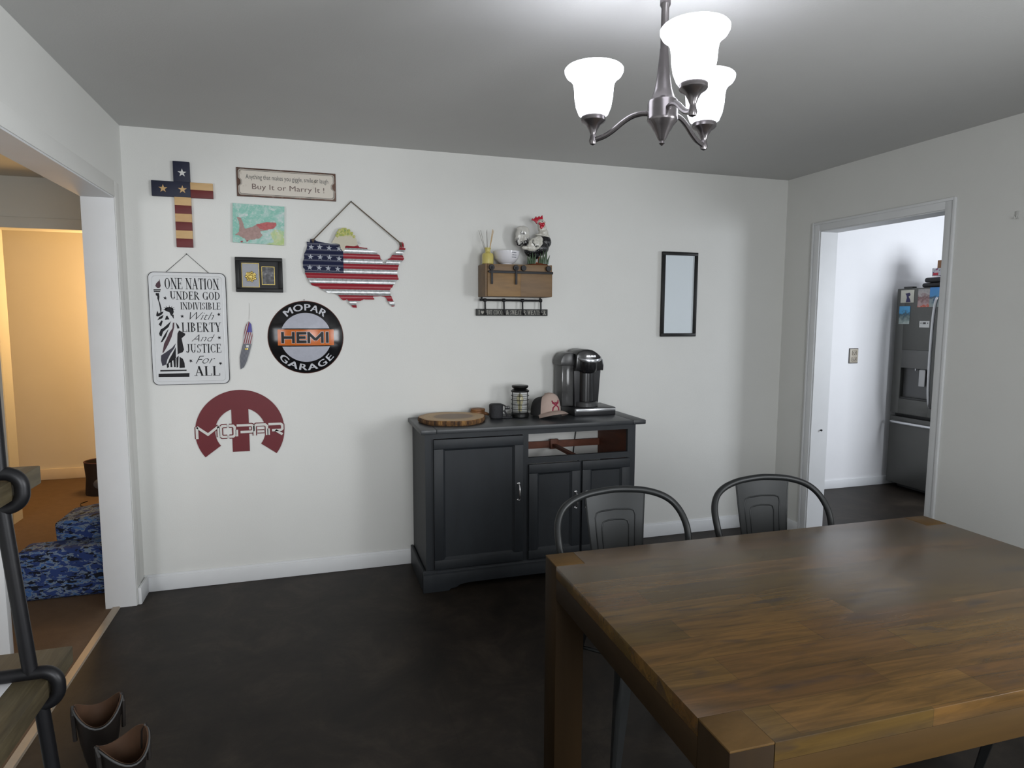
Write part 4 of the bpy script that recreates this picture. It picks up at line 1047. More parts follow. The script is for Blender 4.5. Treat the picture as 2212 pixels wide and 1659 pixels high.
def capw(p): return cc_ + rot @ p
FA = math.radians(58)
MB().grid(lambda u, v: capw(crown(-FA + 2 * FA * u, v * .985)), 24, 16).build('front_panel', TANC, cap_)
MB().grid(lambda u, v: capw(crown(FA + (2 * PI - 2 * FA) * u, v * .985)), 32, 16).build('mesh_back', MESH, cap_)
tp = crown(0, .985)
MB().ball(capw(Vector((0, 0, CHt + .012))), (.008, .008, .005), 12).build('button', TANC, cap_)


def brim(u, v, off=0.0):
    s_ = 2 * u - 1; az = s_ * math.radians(66); e = math.cos(s_ * PI / 2 * .96) ** .55
    b0 = crown(az, 0.0)
    d = Vector((math.sin(az) * .35, -1.0, 0)).normalized()
    p = b0 + d * (.074 * e * v)
    p.z = .040 - .026 * s_ * s_ - .014 * v * (0.4 + 0.6 * s_ * s_) + off + .006 * math.sin(v * PI) * (1 - s_ * s_)
    return capw(p)


br_ = MB(); br_.grid(lambda u, v: brim(u, v, .0015), 28, 8); br_.grid(lambda u, v: brim(u, v, -.0015), 28, 8)
br_.tube([brim(i / 28, 1.0) for i in range(29)], .0022, 6)
br_.build('brim', TANC, cap_)
em = MB()
for pts in ([(-.026, .026), (-.021, .010), (0, -.002), (.021, .010), (.026, .026)], [(-.024, -.034), (-.020, -.016), (0, -.002), (.020, -.016), (.024, -.034)], [(-.014, .016), (-.010, .004), (0, .012), (.010, .004), (.014, .016)]):
    P_ = []
    for ex, ez in pts:
        tt = (0.075 + ez - .024) / CHt; vv = math.asin(min(.99, max(0.02, tt))) * 2 / PI
        P_.append(capw(crown((ex + .006) / CR, vv, .001)))
    em.tube(P_, .0042, 8)
em.build('emblem', pm('dark_red_thread', lin(138, 30, 58), 0.7), cap_)

# single-serve coffee maker on its drawer base
SLATE.node_tree.nodes['Principled BSDF'].inputs['Specular IOR Level'].default_value = 0.35
km = thing('coffee_maker', 'black single-serve coffee maker with a silver handle standing on the sideboard', 'coffee maker', (2.54, -0.13, ZT))
GB = pm('gloss_black_plastic', (0.008, 0.008, 0.009, 1), 0.24, var=0.05)
GD = pm('satin_black_plastic', (0.016, 0.016, 0.018, 1), 0.35, var=0.05)
GG = pm('smoky_grey_plastic', (0.045, 0.045, 0.046, 1), 0.3, var=0.05)
SIL = pm('brushed_silver', (0.55, 0.56, 0.58, 1), 0.25, 0.9, var=0.06, scale=60)
KT = ZT + .048
MB().box(2.402, 2.675, -0.235, -0.016, ZT, KT, .004).build('drawer_base', GD, km)
MB().box(2.412, 2.672, -0.2385, -0.2345, ZT + .026, ZT + .042, .001).build('silver_strip', SIL, km)
sd = [(2.428, KT), (2.586, KT), (2.596, 1.10), (2.604, 1.195), (2.600, 1.225), (2.585, 1.250), (2.560, 1.268), (2.430, 1.268), (2.420, 1.20)]
MB().prism(sd, 'y', -0.170, -0.018, .006).build('body', GD, km)
hd = [(2.418, 1.165), (2.604, 1.165), (2.607, 1.200), (2.600, 1.232), (2.580, 1.258), (2.556, 1.277), (2.530, 1.291), (2.500, 1.296), (2.465, 1.294), (2.440, 1.284), (2.424, 1.262)]
MB().prism(hd, 'y', -0.205, -0.020, .012).build('brew_head', GB, km)
MB().prism([(2.338, 1.198), (2.424, 1.198), (2.420, 1.275), (2.392, 1.276), (2.366, 1.270), (2.346, 1.250), (2.337, 1.222)], 'y', -0.165, -0.030, .006).build('tank_lid', GG, km)
MB().box(2.345, 2.424, -0.160, -0.032, KT + .004, 1.200, .008).build('water_tank', pm('smoky_tank', (0.07, 0.07, 0.07, 1), 0.15, alpha=0.78), km)
MB().box(2.352, 2.418, -0.150, -0.042, KT + .006, KT + .085, .006).build('tank_water', pm('tank_water', (0.16, 0.16, 0.155, 1), 0.1, alpha=0.5), km)
MB().lathe([(.030, 1.150), (.050, 1.158), (.060, 1.180), (.062, 1.232), (.058, 1.236)], 2.505, -0.185, 32).build('pod_holder', GB, km)
hw = MB()
rings = []
for i in range(25):
    u = i / 24 * 2 - 1; a = u * math.radians(80)
    wv_ = .012 * math.cos(u * PI / 2) ** .5 + .006
    cx_, cy_ = 2.510 + .080 * math.sin(a), -0.176 - .070 * math.cos(a)
    zc_ = 1.228 + .018 * u * u
    rings.append([(cx_ + .003 * math.sin(a), cy_ - .003 * math.cos(a), zc_ + wv_ * .55), (cx_ + .006 * math.sin(a), cy_ - .006 * math.cos(a), zc_), (cx_ + .003 * math.sin(a), cy_ - .003 * math.cos(a), zc_ - wv_ * .55), (cx_ - .003 * math.sin(a), cy_ + .003 * math.cos(a), zc_ - wv_ * .55), (cx_ - .003 * math.sin(a), cy_ + .003 * math.cos(a), zc_ + wv_ * .55)])
hw.loft(rings).build('handle', SIL, km)
mb = MB(); put_text(mb, 'KEURIG', 2.488, 1.2485, 2.548, 1.259, lambda x, z: (x, -0.2060, z), bold=.02); mb.build('lettering', SIL, km, smooth=False, fix=False)
MB().lathe([(.056, KT), (.056, 1.160)], 2.508, -0.142, 28).build('cup_recess', GB, km)
MB().lathe([(.072, KT), (.076, KT + .004), (.076, KT + .026), (.070, KT + .032), (.066, KT + .0325), (.064, KT + .028), (.002, KT + .028)], 2.510, -0.148, 36).build('drip_tray', GG, km)

# ------------------------------------------------------------------ coffee-bar shelf with hooks
SX0, SX1, SD, SZ0, SZ1 = 1.862, 2.273, 0.165, 1.608, 1.796
BRN = wood('walnut_brown_wood', [lin(118, 90, 54), lin(146, 112, 68), lin(160, 126, 80)], 0, 0.55, 9, 0.14, 0.35)
BRN2 = wood('dark_walnut_wood', [lin(106, 82, 54), lin(126, 98, 66), lin(138, 110, 76)], 0, 0.55, 9, 0.14, 0.35)
IRON = pm('black_iron', (0.018, 0.018, 0.020, 1), 0.5, 0.5, var=0.2, scale=60)
sh = thing('hook_shelf', 'brown wooden wall box with black barn-door hardware and a row of hooks', 'wall shelf', ((SX0 + SX1) / 2, -0.001, 1.65))
m = MB()
m.box(SX0, SX0 + .014, -SD, -.001, SZ0, SZ1, .001).box(SX1 - .014, SX1, -SD, -.001, SZ0, SZ1, .001)
m.box(SX0 + .0142, SX1 - .0142, -SD + .001, -.0125, SZ0 + .0005, SZ0 + .012, .001).box(SX0 + .0142, SX1 - .0142, -SD + .02, -.0125, SZ1 - .014, SZ1 - .0005, .001).box(SX0 + .0142, SX1 - .0142, -.012, -.0015, SZ0 + .001, SZ1 - .001)
m.build('box', BRN2, sh)
MB().box(SX0 + .0145, SX1 - .0145, -SD - .001, -SD + .012, 1.752, SZ1 - .001, .001).build('fascia', BRN2, sh)
MB().box(SX0 + .012, 2.075, -SD - .008, -SD - .0005, SZ0 + .002, 1.748, .001).build('door', BRN, sh)
MB().box(2.076, SX1 + .0005, -SD - .0045, -SD - .0005, SZ0 + .002, 1.748, .001).build('front_panel', BRN2, sh)
MB().box(SX0 + .018, SX1 + .002, -SD - .016, -SD - .006, 1.742, 1.756, .001).build('rail', IRON, sh)
for wx, strap in ((1.897, 1), (2.044, 1), (2.091, 0), (2.246, 0)):
    MB().lathe([(.0015, -SD - .020), (.015, -SD - .020), (.0165, -SD - .017), (.0165, -SD - .010), (.015, -SD - .008)], wx, 1.774, 24, axis='y').build('wheel', IRON, sh)
    if strap: MB().box(wx - .006, wx + .006, -SD - .022, -SD - .017, 1.678, 1.778, .001).build('strap', IRON, sh)
hk = MB(); zr = 1.590
hk.tube([(1.860, -.045, zr), (2.255, -.045, zr)], .006, 8)
for bx in (1.872, 2.243): hk.tube([(bx, -.045, zr), (bx, -.045, SZ0 + .003)], .006, 8)
hk.build('hook_rail', IRON, sh)
for hx in (1.892, 2.010, 2.128, 2.246):
    MB().lathe([(.0015, hx - .008), (.010, hx - .008), (.010, hx + .008), (.0015, hx + .008)], -.045, zr, 12, axis='x').tube([(hx, -.047, zr), (hx, -.051, 1.545), (hx, -.052, 1.512), (hx, -.058, 1.502), (hx, -.068, 1.503), (hx, -.073, 1.514)], .0052, 8).build('hook', IRON, sh)
hb = thing('slogan_board', 'narrow dark board lettered about hot cocoa, behind the row of hooks', 'sign', (2.075, -0.001, 1.517))
MB().box(1.846, 2.303, -.018, -.001, 1.497, 1.538, .001).build('board', wood('charcoal_board', [lin(40, 42, 40), lin(46, 48, 46), lin(54, 56, 54)], 0, 0.6, 8, 0.2, 0.3), hb)
mb = MB()
for wd_, a0_, a1_ in (('I', 1.858, 1.868), ('HOT', 1.903, 1.944), ('COCOA', 1.953, 2.024), ('SWEATER', 2.058, 2.160), ('WEATHER', 2.170, 2.292)): put_serif(mb, wd_, a0_, 1.5045, a1_, 1.5305, -.0186)
put_text(mb, '&', 2.032, 1.5045, 2.050, 1.5305, lambda x, z: (x, -.0186, z))
mb.face([(1.884 + .010 * k[0], -.0186, 1.517 + .010 * k[1]) for k in [(0, -1.1), (-.6, -.5), (-1, .15), (-.95, .7), (-.5, 1), (0, .6), (.5, 1), (.95, .7), (1, .15), (.6, -.5)]])
mb.build('lettering', pm('chalk_lettering', lin(178, 176, 168), 0.8), hb, smooth=False, fix=False)

SZT = SZ1 + .0005
# reed diffuser
dc = (1.896, -.095)
df = thing('reed_diffuser', 'yellow glass reed diffuser bottle with thin sticks on the wall box', 'diffuser', (dc[0], dc[1], SZT))
MB().lathe([(.028, SZT), (.034, SZT + .003), (.0345, SZT + .052), (.031, SZT + .062), (.020, SZT + .068), (.0155, SZT + .074), (.0155, SZT + .088), (.019, SZT + .090), (.019, SZT + .096), (.012, SZT + .096), (.011, SZT + .080)], dc[0], dc[1], 28).build('bottle', pm('yellow_glass', lin(196, 182, 104), 0.12, var=0.05, coat=0.4), df)
RD = pm('pale_reed', lin(196, 168, 128), 0.8, var=0.1, scale=100); RD2 = pm('grey_reed', lin(150, 146, 142), 0.8, var=0.1, scale=100)
for i, (dx, dy, dz) in enumerate([(-.052, .01, .105), (-.038, .02, .108), (-.008, -.01, .108), (-.002, .02, .102), (.026, -.01, .112), (.034, .005, .112), (.040, .015, .108)]):
    MB().tube([(dc[0] - dx * .1, dc[1] - dy * .1, SZT + .010), (dc[0] + dx, dc[1] + dy, SZT + .090 + dz)], .0014, 6).build('reed', RD if i > 3 else RD2, df)
# bowl
bc = (2.010, -.098)
bo = thing('mug_bowl', 'white ceramic bowl with tiny grey words, between the diffuser and the rooster', 'bowl', (bc[0], bc[1], SZT))
MB().lathe([(.030, SZT), (.034, SZT + .002), (.034, SZT + .005), (.050, SZT + .014), (.068, SZT + .036), (.0765, SZT + .060), (.079, SZT + .078), (.076, SZT + .078), (.073, SZT + .060), (.064, SZT + .038), (.046, SZT + .018), (.002, SZT + .012)], bc[0], bc[1], 40).build('bowl', pm('white_glaze', (0.72, 0.71, 0.74, 1), 0.12, var=0.02), bo)
mb = MB()
for j, (zz_, wds) in enumerate([(.066, (.006, .010, .008)), (.053, (.010, .008, .006)), (.040, (.008, .006, .010))]):
    a = -1.42 + .02 * j
    for wl in wds:
        rr0 = .0778 - (.078 - zz_) * .10 if zz_ > .06 else (.0750 if zz_ > .05 else .0705)
        rr0 += .0012
        da = wl / rr0
        mb.face([(bc[0] + rr0 * math.cos(a), bc[1] + rr0 * math.sin(a), SZT + zz_ - .0022), (bc[0] + rr0 * math.cos(a + da), bc[1] + rr0 * math.sin(a + da), SZT + zz_ - .0022), (bc[0] + (rr0 + .001) * math.cos(a + da), bc[1] + (rr0 + .001) * math.sin(a + da), SZT + zz_ + .0022), (bc[0] + (rr0 + .001) * math.cos(a), bc[1] + (rr0 + .001) * math.sin(a), SZT + zz_ + .0022)])
        a += da + .03
mb.build('printed_words', pm('grey_print', (0.12, 0.13, 0.15, 1), 0.5), bo, smooth=False)

# rooster figurine
ro = thing('rooster_figurine', 'black and white ceramic rooster figurine with a red comb on the wall box', 'figurine', (2.198, -.095, SZT))
RY = -.095


def rx(cx): return 2.196 + (cx - 1120) * .000445
def rz(cy): return SZT + (840 - cy) * .000445


def blob(parts, vox=.0035):
    b = bmesh.new()
    for (px_, py_, dy, r1, r2, r3) in parts:
        t_ = bmesh.new(); bmesh.ops.create_uvsphere(t_, u_segments=20, v_segments=12, radius=1)
        bmesh.ops.scale(t_, vec=(r1 * .000445, r2 * .000445, r3 * .000445), verts=t_.verts)
        bmesh.ops.translate(t_, vec=(rx(px_), RY + dy * .000445, rz(py_)), verts=t_.verts)
        m_ = bpy.data.meshes.new('t'); t_.to_mesh(m_); t_.free(); b.from_mesh(m_); bpy.data.meshes.remove(m_)
    me = bpy.data.meshes.new('t'); b.to_mesh(me); b.free()
    ob = bpy.data.objects.new('t', me); C.objects.link(ob)
    md_ = ob.modifiers.new('r', 'REMESH'); md_.mode = 'VOXEL'; md_.voxel_size = vox
    sm = ob.modifiers.new('s', 'SMOOTH'); sm.iterations = 4; sm.factor = .5
    ev = bpy.data.meshes.new_from_object(ob.evaluated_get(bpy.context.evaluated_depsgraph_get()))
    out = MB(); out.bm.from_mesh(ev)
    bpy.data.objects.remove(ob, do_unlink=True); bpy.data.meshes.remove(me); bpy.data.meshes.remove(ev)
    return out


n = N('glazed_black_feathers', 0.16); sp = n.noise(n.co, 260, 3, 0.6)
n.color(n.ramp(sp, [(0.60, (0.010, 0.010, 0.012, 1)), (0.70, (0.30, 0.30, 0.30, 1))])); n.bump(n.noise(n.co, 150, 3), .5, .003); RBLK = n.m
n = N('glazed_white_feathers', 0.18); n.color(n.ramp(n.noise(n.map((1, 1, .6)), 120, 3), [(0.3, lin(176, 172, 160)), (0.6, lin(206, 204, 196))])); n.bump(n.noise(n.co, 150, 3), .3, .003); RWHT = n.m
n = N('glazed_tail_feathers', 0.16)
x, y, z = n.xyz()
ta = n.noise(n.map((60, 60, 22), rot=(0, .6, 0)), 1.0, 3, .5, .8)
tb = n.math('ADD', ta, n.math('MULTIPLY', z, 1.8))
n.color(n.ramp(n.math('SUBTRACT', tb, .30), [(0.30, (0.012, 0.012, 0.014, 1)), (0.42, (0.10, 0.10, 0.10, 1)), (0.50, lin(190, 188, 182)), (0.8, lin(200, 198, 190))])); RTAIL = n.m
RRED = pm('red_glaze', lin(176, 24, 46), 0.18, var=0.1, scale=80)
blob([(1150, 600, 0, 150, 115, 115), (1240, 520, 0, 95, 90, 95), (1060, 640, 0, 110, 95, 90), (1100, 700, 0, 70, 70, 60)]).build('body', RBLK, ro)
blob([(1250, 455, 0, 62, 66, 50), (1225, 400, 0, 68, 66, 60), (1205, 340, 0, 62, 58, 60), (1185, 265, 0, 55, 48, 50), (1195, 300, 0, 58, 52, 50), (1150, 430, 0, 50, 50, 20)]).build('neck', RWHT, ro)
blob([(940, 395, 0, 88, 45, 80), (880, 440, 0, 52, 40, 80), (862, 500, 0, 40, 36, 55), (880, 550, 0, 36, 34, 40), (970, 470, 0, 60, 50, 60), (960, 540, 0, 55, 60, 45), (905, 355, 0, 60, 36, 35)]).build('tail', RTAIL, ro)
blob([(1085, 560, -85, 105, 40, 85), (1030, 610, -80, 90, 38, 50), (960, 615, -70, 70, 30, 28), (1130, 500, -80, 60, 36, 50)]).build('wing', RWHT, ro)
mk = MB()
for q in [[(1035, 510), (1030, 550), (1045, 570)], [(1050, 560), (1060, 590), (1080, 605), (1085, 580)], [(1090, 600), (1105, 580), (1110, 600)], [(960, 560), (945, 590), (955, 600)]]:
    mk.tube([(rx(a), RY - 124 * .000445, rz(b_)) for a, b_ in q], .0022, 6)
mk.build('wing_markings', RBLK, ro)
MB().prism([(rx(a), rz(b_)) for a, b_ in [(1050, 238), (1062, 215), (1085, 224), (1115, 185), (1128, 205), (1160, 178), (1172, 196), (1205, 165), (1212, 210), (1205, 235), (1170, 235), (1140, 262), (1125, 285), (1108, 262), (1085, 245)]], 'y', RY - .006, RY + .006, .002).build('comb', RRED, ro)
blob([(1190, 325, -42, 34, 16, 36), (1205, 290, -42, 26, 14, 26), (1160, 285, -44, 26, 12, 18)], .002).build('wattle', RRED, ro)
MB().tube([(rx(1215), RY - .006, rz(255)), (rx(1245), RY - .010, rz(262))], [.006, .0008], 10).build('beak', pm('orange_glaze', lin(196, 110, 40), 0.2), ro)
MB().ball((rx(1188), RY - .0225, rz(255)), (.0028, .002, .0028), 10).build('eye', BLACKP, ro)
MB().lathe([(.066, SZT), (.070, SZT + .004), (.064, SZT + .010), (.040, SZT + .016), (.002, SZT + .018)], rx(1130), RY, 28).build('base', pm('brown_glaze', lin(112, 62, 40), 0.2, var=0.3, scale=60), ro)
lg = MB()
for lx in (1085, 1150): lg.tube([(rx(lx), RY - .012, SZT + .012), (rx(lx + 8), RY - .010, rz(720))], [.006, .007], 8)
for lx in (1050, 1075, 1100, 1130, 1160, 1185): lg.ball((rx(lx), RY - .040, SZT + .012), (.010, .014, .005), 10)
lg.build('feet', pm('orange_glaze_dark', lin(190, 84, 30), 0.2, var=0.15, scale=80), ro)
gr = MB()
for gx, gh, ln, dy in [(1010, 690, -10, -.045), (1035, 670, -4, -.050), (1060, 680, 8, -.052), (985, 720, -12, -.040), (1150, 680, -10, -.054), (1175, 640, 4, -.056), (1200, 660, 12, -.052), (1225, 620, 6, -.046), (1250, 700, 20, -.042), (1130, 720, -8, -.052)]:
    gr.tube([(rx(gx), RY + dy, SZT + .008), (rx(gx + ln * .4), RY + dy - .002, rz((840 + gh) / 2)), (rx(gx + ln * 1.6), RY + dy - .004, rz(gh))], [.008, .006, .0006], 8)
gr.build('grass_leaves', pm('green_glaze', lin(62, 82, 58), 0.2, var=0.3, scale=90), ro)

# ------------------------------------------------------------------ dining table
TX0, TX1, TY0, TY1, TZ = 1.555, 3.032, -2.945, -2.010, 0.760
tb = thing('dining_table', 'heavy brown butcher-block dining table with square corner legs', 'table', ((TX0 + TX1) / 2, (TY0 + TY1) / 2, 0))
LW, LD = 0.090, 0.096
top = [(TX0 + LW, TY0), (TX1 - LW, TY0), (TX1 - LW, TY0 + LD), (TX1, TY0 + LD), (TX1, TY1 - LD), (TX1 - LW, TY1 - LD), (TX1 - LW, TY1), (TX0 + LW, TY1), (TX0 + LW, TY1 - LD), (TX0, TY1 - LD), (TX0, TY0 + LD), (TX0 + LW, TY0 + LD)]
MB().prism(top, 'z', TZ - 0.036, TZ, 0.0015).build('tabletop', TABLEW, tb)
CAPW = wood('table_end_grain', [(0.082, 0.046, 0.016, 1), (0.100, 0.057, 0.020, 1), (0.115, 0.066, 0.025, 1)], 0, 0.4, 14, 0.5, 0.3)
LEGW = wood('shaded_leg_wood', [(0.014, 0.0085, 0.004, 1), (0.023, 0.013, 0.005, 1), (0.032, 0.018, 0.007, 1)], 2, 0.4, 6, 0.12, 0.5)  # shade painted in: legs much darker than their own wood
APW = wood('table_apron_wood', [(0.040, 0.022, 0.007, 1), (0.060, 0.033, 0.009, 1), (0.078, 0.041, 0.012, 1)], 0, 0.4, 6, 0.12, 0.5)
APY = wood('shaded_end_apron_wood', [(0.014, 0.0085, 0.004, 1), (0.022, 0.0125, 0.005, 1), (0.030, 0.017, 0.0065, 1)], 1, 0.4, 6, 0.12, 0.5)  # darker copy of the apron wood, side shade put into the colour
for m_ in (LEGW, APW, APY, CAPW):
    m_.node_tree.nodes['Principled BSDF'].inputs['Roughness'].default_value = 0.6; m_.node_tree.nodes['Principled BSDF'].inputs['Specular IOR Level'].default_value = 0.10
g_ = .0005
for lx, ly in ((TX0, TY0), (TX1 - LW, TY0), (TX0, TY1 - LD), (TX1 - LW, TY1 - LD)):
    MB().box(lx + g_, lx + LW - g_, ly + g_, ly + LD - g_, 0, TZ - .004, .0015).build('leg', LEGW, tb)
    MB().box(lx + g_, lx + LW - g_, ly + g_, ly + LD - g_, TZ - .0042, TZ + .0003, .0012).build('end_grain_cap', CAPW, tb)  # end grain in the lit tone; the leg below carries painted shade
zA = TZ - .100
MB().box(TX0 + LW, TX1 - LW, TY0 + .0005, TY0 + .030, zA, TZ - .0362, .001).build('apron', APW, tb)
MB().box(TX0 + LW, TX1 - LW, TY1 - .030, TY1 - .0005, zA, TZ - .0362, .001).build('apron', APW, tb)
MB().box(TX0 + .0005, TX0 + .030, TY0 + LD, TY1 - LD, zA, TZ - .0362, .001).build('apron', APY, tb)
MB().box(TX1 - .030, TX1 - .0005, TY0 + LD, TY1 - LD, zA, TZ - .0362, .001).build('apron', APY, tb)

tb.location = ((TX0 + TX1) / 2 - .007, (TY0 + TY1) / 2 - .008, 0); tb.rotation_euler = (0, 0, math.radians(-1.2))

# ------------------------------------------------------------------ metal chairs
GUN = pm('gunmetal', (0.018, 0.0195, 0.020, 1), 0.42, 0.4, var=0.18, scale=18)
ch = thing('metal_chair', 'gunmetal metal chair with embossed backrest pushed in between sideboard and table', 'chair', (0, 0, 0), 'metal dining chairs around the table')
GRP = 'metal dining chairs around the table'
s_ = MB()
hwS, hdS = .185, .185


def seat_ring(k, z_):
    r = []
    for i in range(40):
        a = 2 * PI * i / 40; ca, sa = math.cos(a), math.sin(a)
        r.append((k * hwS * math.copysign(abs(ca) ** .55, ca), k * hdS * math.copysign(abs(sa) ** .55, sa), z_))
    return r


s_.loft([seat_ring(1.0, .412), seat_ring(1.02, .440), seat_ring(1.0, .450), seat_ring(.93, .4505), seat_ring(.86, .444), seat_ring(.02, .4435)], False, True)
s_.build('seat', GUN, ch)
for sx in (-1, 1):
    for sy in (-1, 1):
        a = Vector((sx * .165, sy * .160, .432)); b_ = Vector((sx * .215, sy * (.205 if sy < 0 else .230), 0.0))
        lg = MB(); rings = []
        for i in range(9):
            t_ = i / 8; p = a.lerp(b_, t_); wd = .046 * (1 - t_) + .018 * t_
            cs = [(-1, .0), (-.2, .35), (.35, 1.0), (.55, .9), (.1, .1), (-.9, -.25)]
            ring = []
            # an L-shaped pressed channel wrapped round the corner
            ring = [(p.x - sx * wd, p.y, p.z), (p.x - sx * wd * .2, p.y + sy * .004, p.z), (p.x, p.y, p.z), (p.x + sx * .004, p.y - sy * wd * .2, p.z), (p.x, p.y - sy * wd, p.z), (p.x - sx * .004, p.y - sy * wd, p.z), (p.x - sx * .006, p.y - sy * .006, p.z), (p.x - sx * wd, p.y - sy * .004, p.z)]
            rings.append(ring)
        lg.loft(rings)
        lg.lathe([(.012, 0.0), (.013, .004), (.012, .012)], b_.x - sx * .006, b_.y - sy * .006, 12)
        lg.build('leg', GUN, ch)
br2 = MB()
br2.tube([(-.175, -.17, .30), (.175, .19, .30)], .007, 8).tube([(.175, -.17, .306), (-.175, .19, .306)], .007, 8)
br2.build('cross_brace', GUN, ch)
HOOP = [(-.192, .095, .440), (-.222, .108, .530), (-.246, .125, .630), (-.2545, .148, .705), (-.247, .180, .760), (-.222, .206, .800), (-.180, .224, .826), (-.120, .236, .843), (-.06, .242, .850), (0, .244, .853)]
HOOP = HOOP + [(-q[0], q[1], q[2]) for q in HOOP[-2::-1]]


def catmull(P, m=5):
    P = [Vector(q) for q in P]; out = []
    for i in range(len(P) - 1):
        a, b_, c_, d = P[max(i - 1, 0)], P[i], P[i + 1], P[min(i + 2, len(P) - 1)]
        for k in range(m):
            t_ = k / m
            out.append(.5 * ((2 * b_) + (-a + c_) * t_ + (2 * a - 5 * b_ + 4 * c_ - d) * t_ ** 2 + (-a + 3 * b_ - 3 * c_ + d) * t_ ** 3))
    out.append(P[-1]); return out


MB().tube(catmull(HOOP), .0125, 12).build('back_hoop', GUN, ch)


def spy(z_):
    t_ = (z_ - .445) / (.847 - .445); return .168 + .072 * t_ + .010 * math.sin(t_ * PI)


def splat(u, v, off=0.0):
    z_ = .440 + v * (.842 - .440); hw_ = .086 + .034 * v; s2 = 2 * u - 1
    return Vector((s2 * hw_, spy(z_) - .012 * (1 - s2 * s2) * -1 + off - .006, z_ + .006 * (1 - s2 * s2) * v))


sp_ = MB(); sp_.grid(lambda u, v: splat(u, v, -.0012), 10, 16); sp_.grid(lambda u, v: splat(u, v, .0012), 10, 16)
for e in (0, 1): sp_.tube([splat(e, i / 12) for i in range(13)], .003, 6)
sp_.build('back_splat', GUN, ch)
for k, top_v in ((.72, .83), (.50, .74)):
    rd = MB()
    u0, u1 = .5 - k / 2, .5 + k / 2
    P_ = [splat(u0, v, -.001) for v in [i / 10 * (top_v - .05) for i in range(11)]] + [splat(u0 + .03, top_v - .01, -.001), splat(u0 + .10, top_v, -.001)] + [splat(.5, top_v + .004, -.001)] + [splat(u1 - .10, top_v, -.001), splat(u1 - .03, top_v - .01, -.001)] + [splat(u1, v, -.001) for v in [i / 10 * (top_v - .05) for i in range(10, -1, -1)]]
    rd.tube(P_, .0030, 8); rd.build('embossed_rib', GUN, ch)
ch.location = (1.945, -1.930, 0)
c2 = dup(ch, (2.582, -1.930, 0), math.radians(-2), 'gunmetal metal chair pushed in nearer the kitchen doorway', GRP)
c3 = dup(ch, (3.055, -2.62, 0), math.radians(-90), 'gunmetal metal chair tucked in at the right end of the table', GRP)

# ------------------------------------------------------------------ chandelier
CC = (1.832, -2.158)
BRZ = pm('aged_bronze', (0.20, 0.185, 0.19, 1), 0.27, 0.9, var=0.25, scale=40)
lt = thing('chandelier', 'three-arm bronze chandelier with glowing white bell glass shades', 'chandelier', (CC[0], CC[1], H))
MB().lathe([(.062, H - .0005), (.062, H - .008), (.050, H - .020), (.020, H - .028), (.012, H - .034)], CC[0], CC[1], 32).build('canopy', BRZ, lt)
MB().lathe([(.0105, H - .030), (.0105, 2.345), (.0145, 2.338), (.0145, 2.326), (.0105, 2.318), (.0105, 2.208)], CC[0], CC[1], 20).build('rod', BRZ, lt)
MB().lathe([(.0115, 2.212), (.0125, 2.196), (.015, 2.17), (.018, 2.14), (.024, 2.105), (.032, 2.082), (.040, 2.074), (.041, 2.068), (.041, 2.030), (.042, 2.026), (.040, 2.020), (.030, 2.008), (.026, 2.000), (.020, 1.992), (.012, 1.975), (.007, 1.968), (.008, 1.962), (.001, 1.956)], CC[0], CC[1], 36).build('body', BRZ, lt)
SHADE = pm('lit_white_glass', (0.8, 0.8, 0.82, 1), 0.25, emit=(0.90, 0.92, 1.0), estr=4.5)
for k, ang_ in enumerate((141.6, 21.6, -98.4)):
    a = math.radians(ang_); ux, uy = math.cos(a), math.sin(a)
    R3 = .195
    path = [(.036, 2.046), (.060, 2.048), (.085, 2.043), (.110, 2.030), (.135, 2.012), (.160, 1.998), (.185, 1.991), (R3, 1.990)]
    MB().tube(catmull([(CC[0] + ux * r_, CC[1] + uy * r_, z_) for r_, z_ in path], 4), .0075, 10).build('arm', BRZ, lt)
    px_, py_ = CC[0] + ux * R3, CC[1] + uy * R3
    MB().lathe([(.002, 1.975), (.009, 1.978), (.0115, 1.987), (.009, 1.997), (.0075, 2.004), (.010, 2.010), (.012, 2.016), (.020, 2.030), (.032, 2.038), (.035, 2.042), (.035, 2.052), (.033, 2.056)], px_, py_, 24).build('socket_cup', BRZ, lt)
    MB().lathe([(.030, 2.050), (.042, 2.060), (.050, 2.080), (.0545, 2.105), (.056, 2.130), (.059, 2.146), (.067, 2.158), (.078, 2.166), (.083, 2.175), (.0835, 2.182), (.080, 2.186), (.076, 2.182), (.072, 2.172), (.060, 2.160), (.053, 2.145), (.050, 2.110), (.044, 2.080), (.030, 2.062)], px_, py_, 40, cap=False).build('glass_shade', SHADE, lt)
    d_ = point('chandelier_bulb_light', (px_, py_, 2.135), 1.5, (0.90, 0.93, 1.0), .02)
# ------------------------------------------------------------------ ladder shelf at the left edge
PLK = wood('weathered_plank', [(0.055, 0.042, 0.020, 1), (0.135, 0.108, 0.055, 1), (0.24, 0.215, 0.145, 1)], 1, 0.6, 16, 0.09, 0.7)
n = N('worn_plank_end', 0.8); n.color(n.ramp(n.noise(n.map((1, 30, 60)), 3, 5, .7), [(0.36, lin(92, 74, 60)), (0.52, lin(150, 140, 134)), (0.66, lin(182, 180, 180))])); PEND = n.m
BPIPE = pm('black_steel_pipe', (0.010, 0.010, 0.012, 1), 0.42, 0.3, var=0.2, scale=30)
ls = thing('pipe_shelf', 'rustic plank shelf with rounded black steel frame at the left edge', 'shelf unit', (0.13, -2.33, 0))
planks = [(0.580, 0.2435, 'low'), (1.087, 0.198, 'high')]
for zt_, xr, _ in planks:
    b_ = MB(); b_.box(0.020, xr, -2.86, -1.818, zt_ - .048, zt_, .003); b_.build('plank', PLK, ls)
    MB().box(0.024, xr - .003, -1.8185, -1.816, zt_ - .045, zt_ - .003).build('plank_end', PEND, ls)
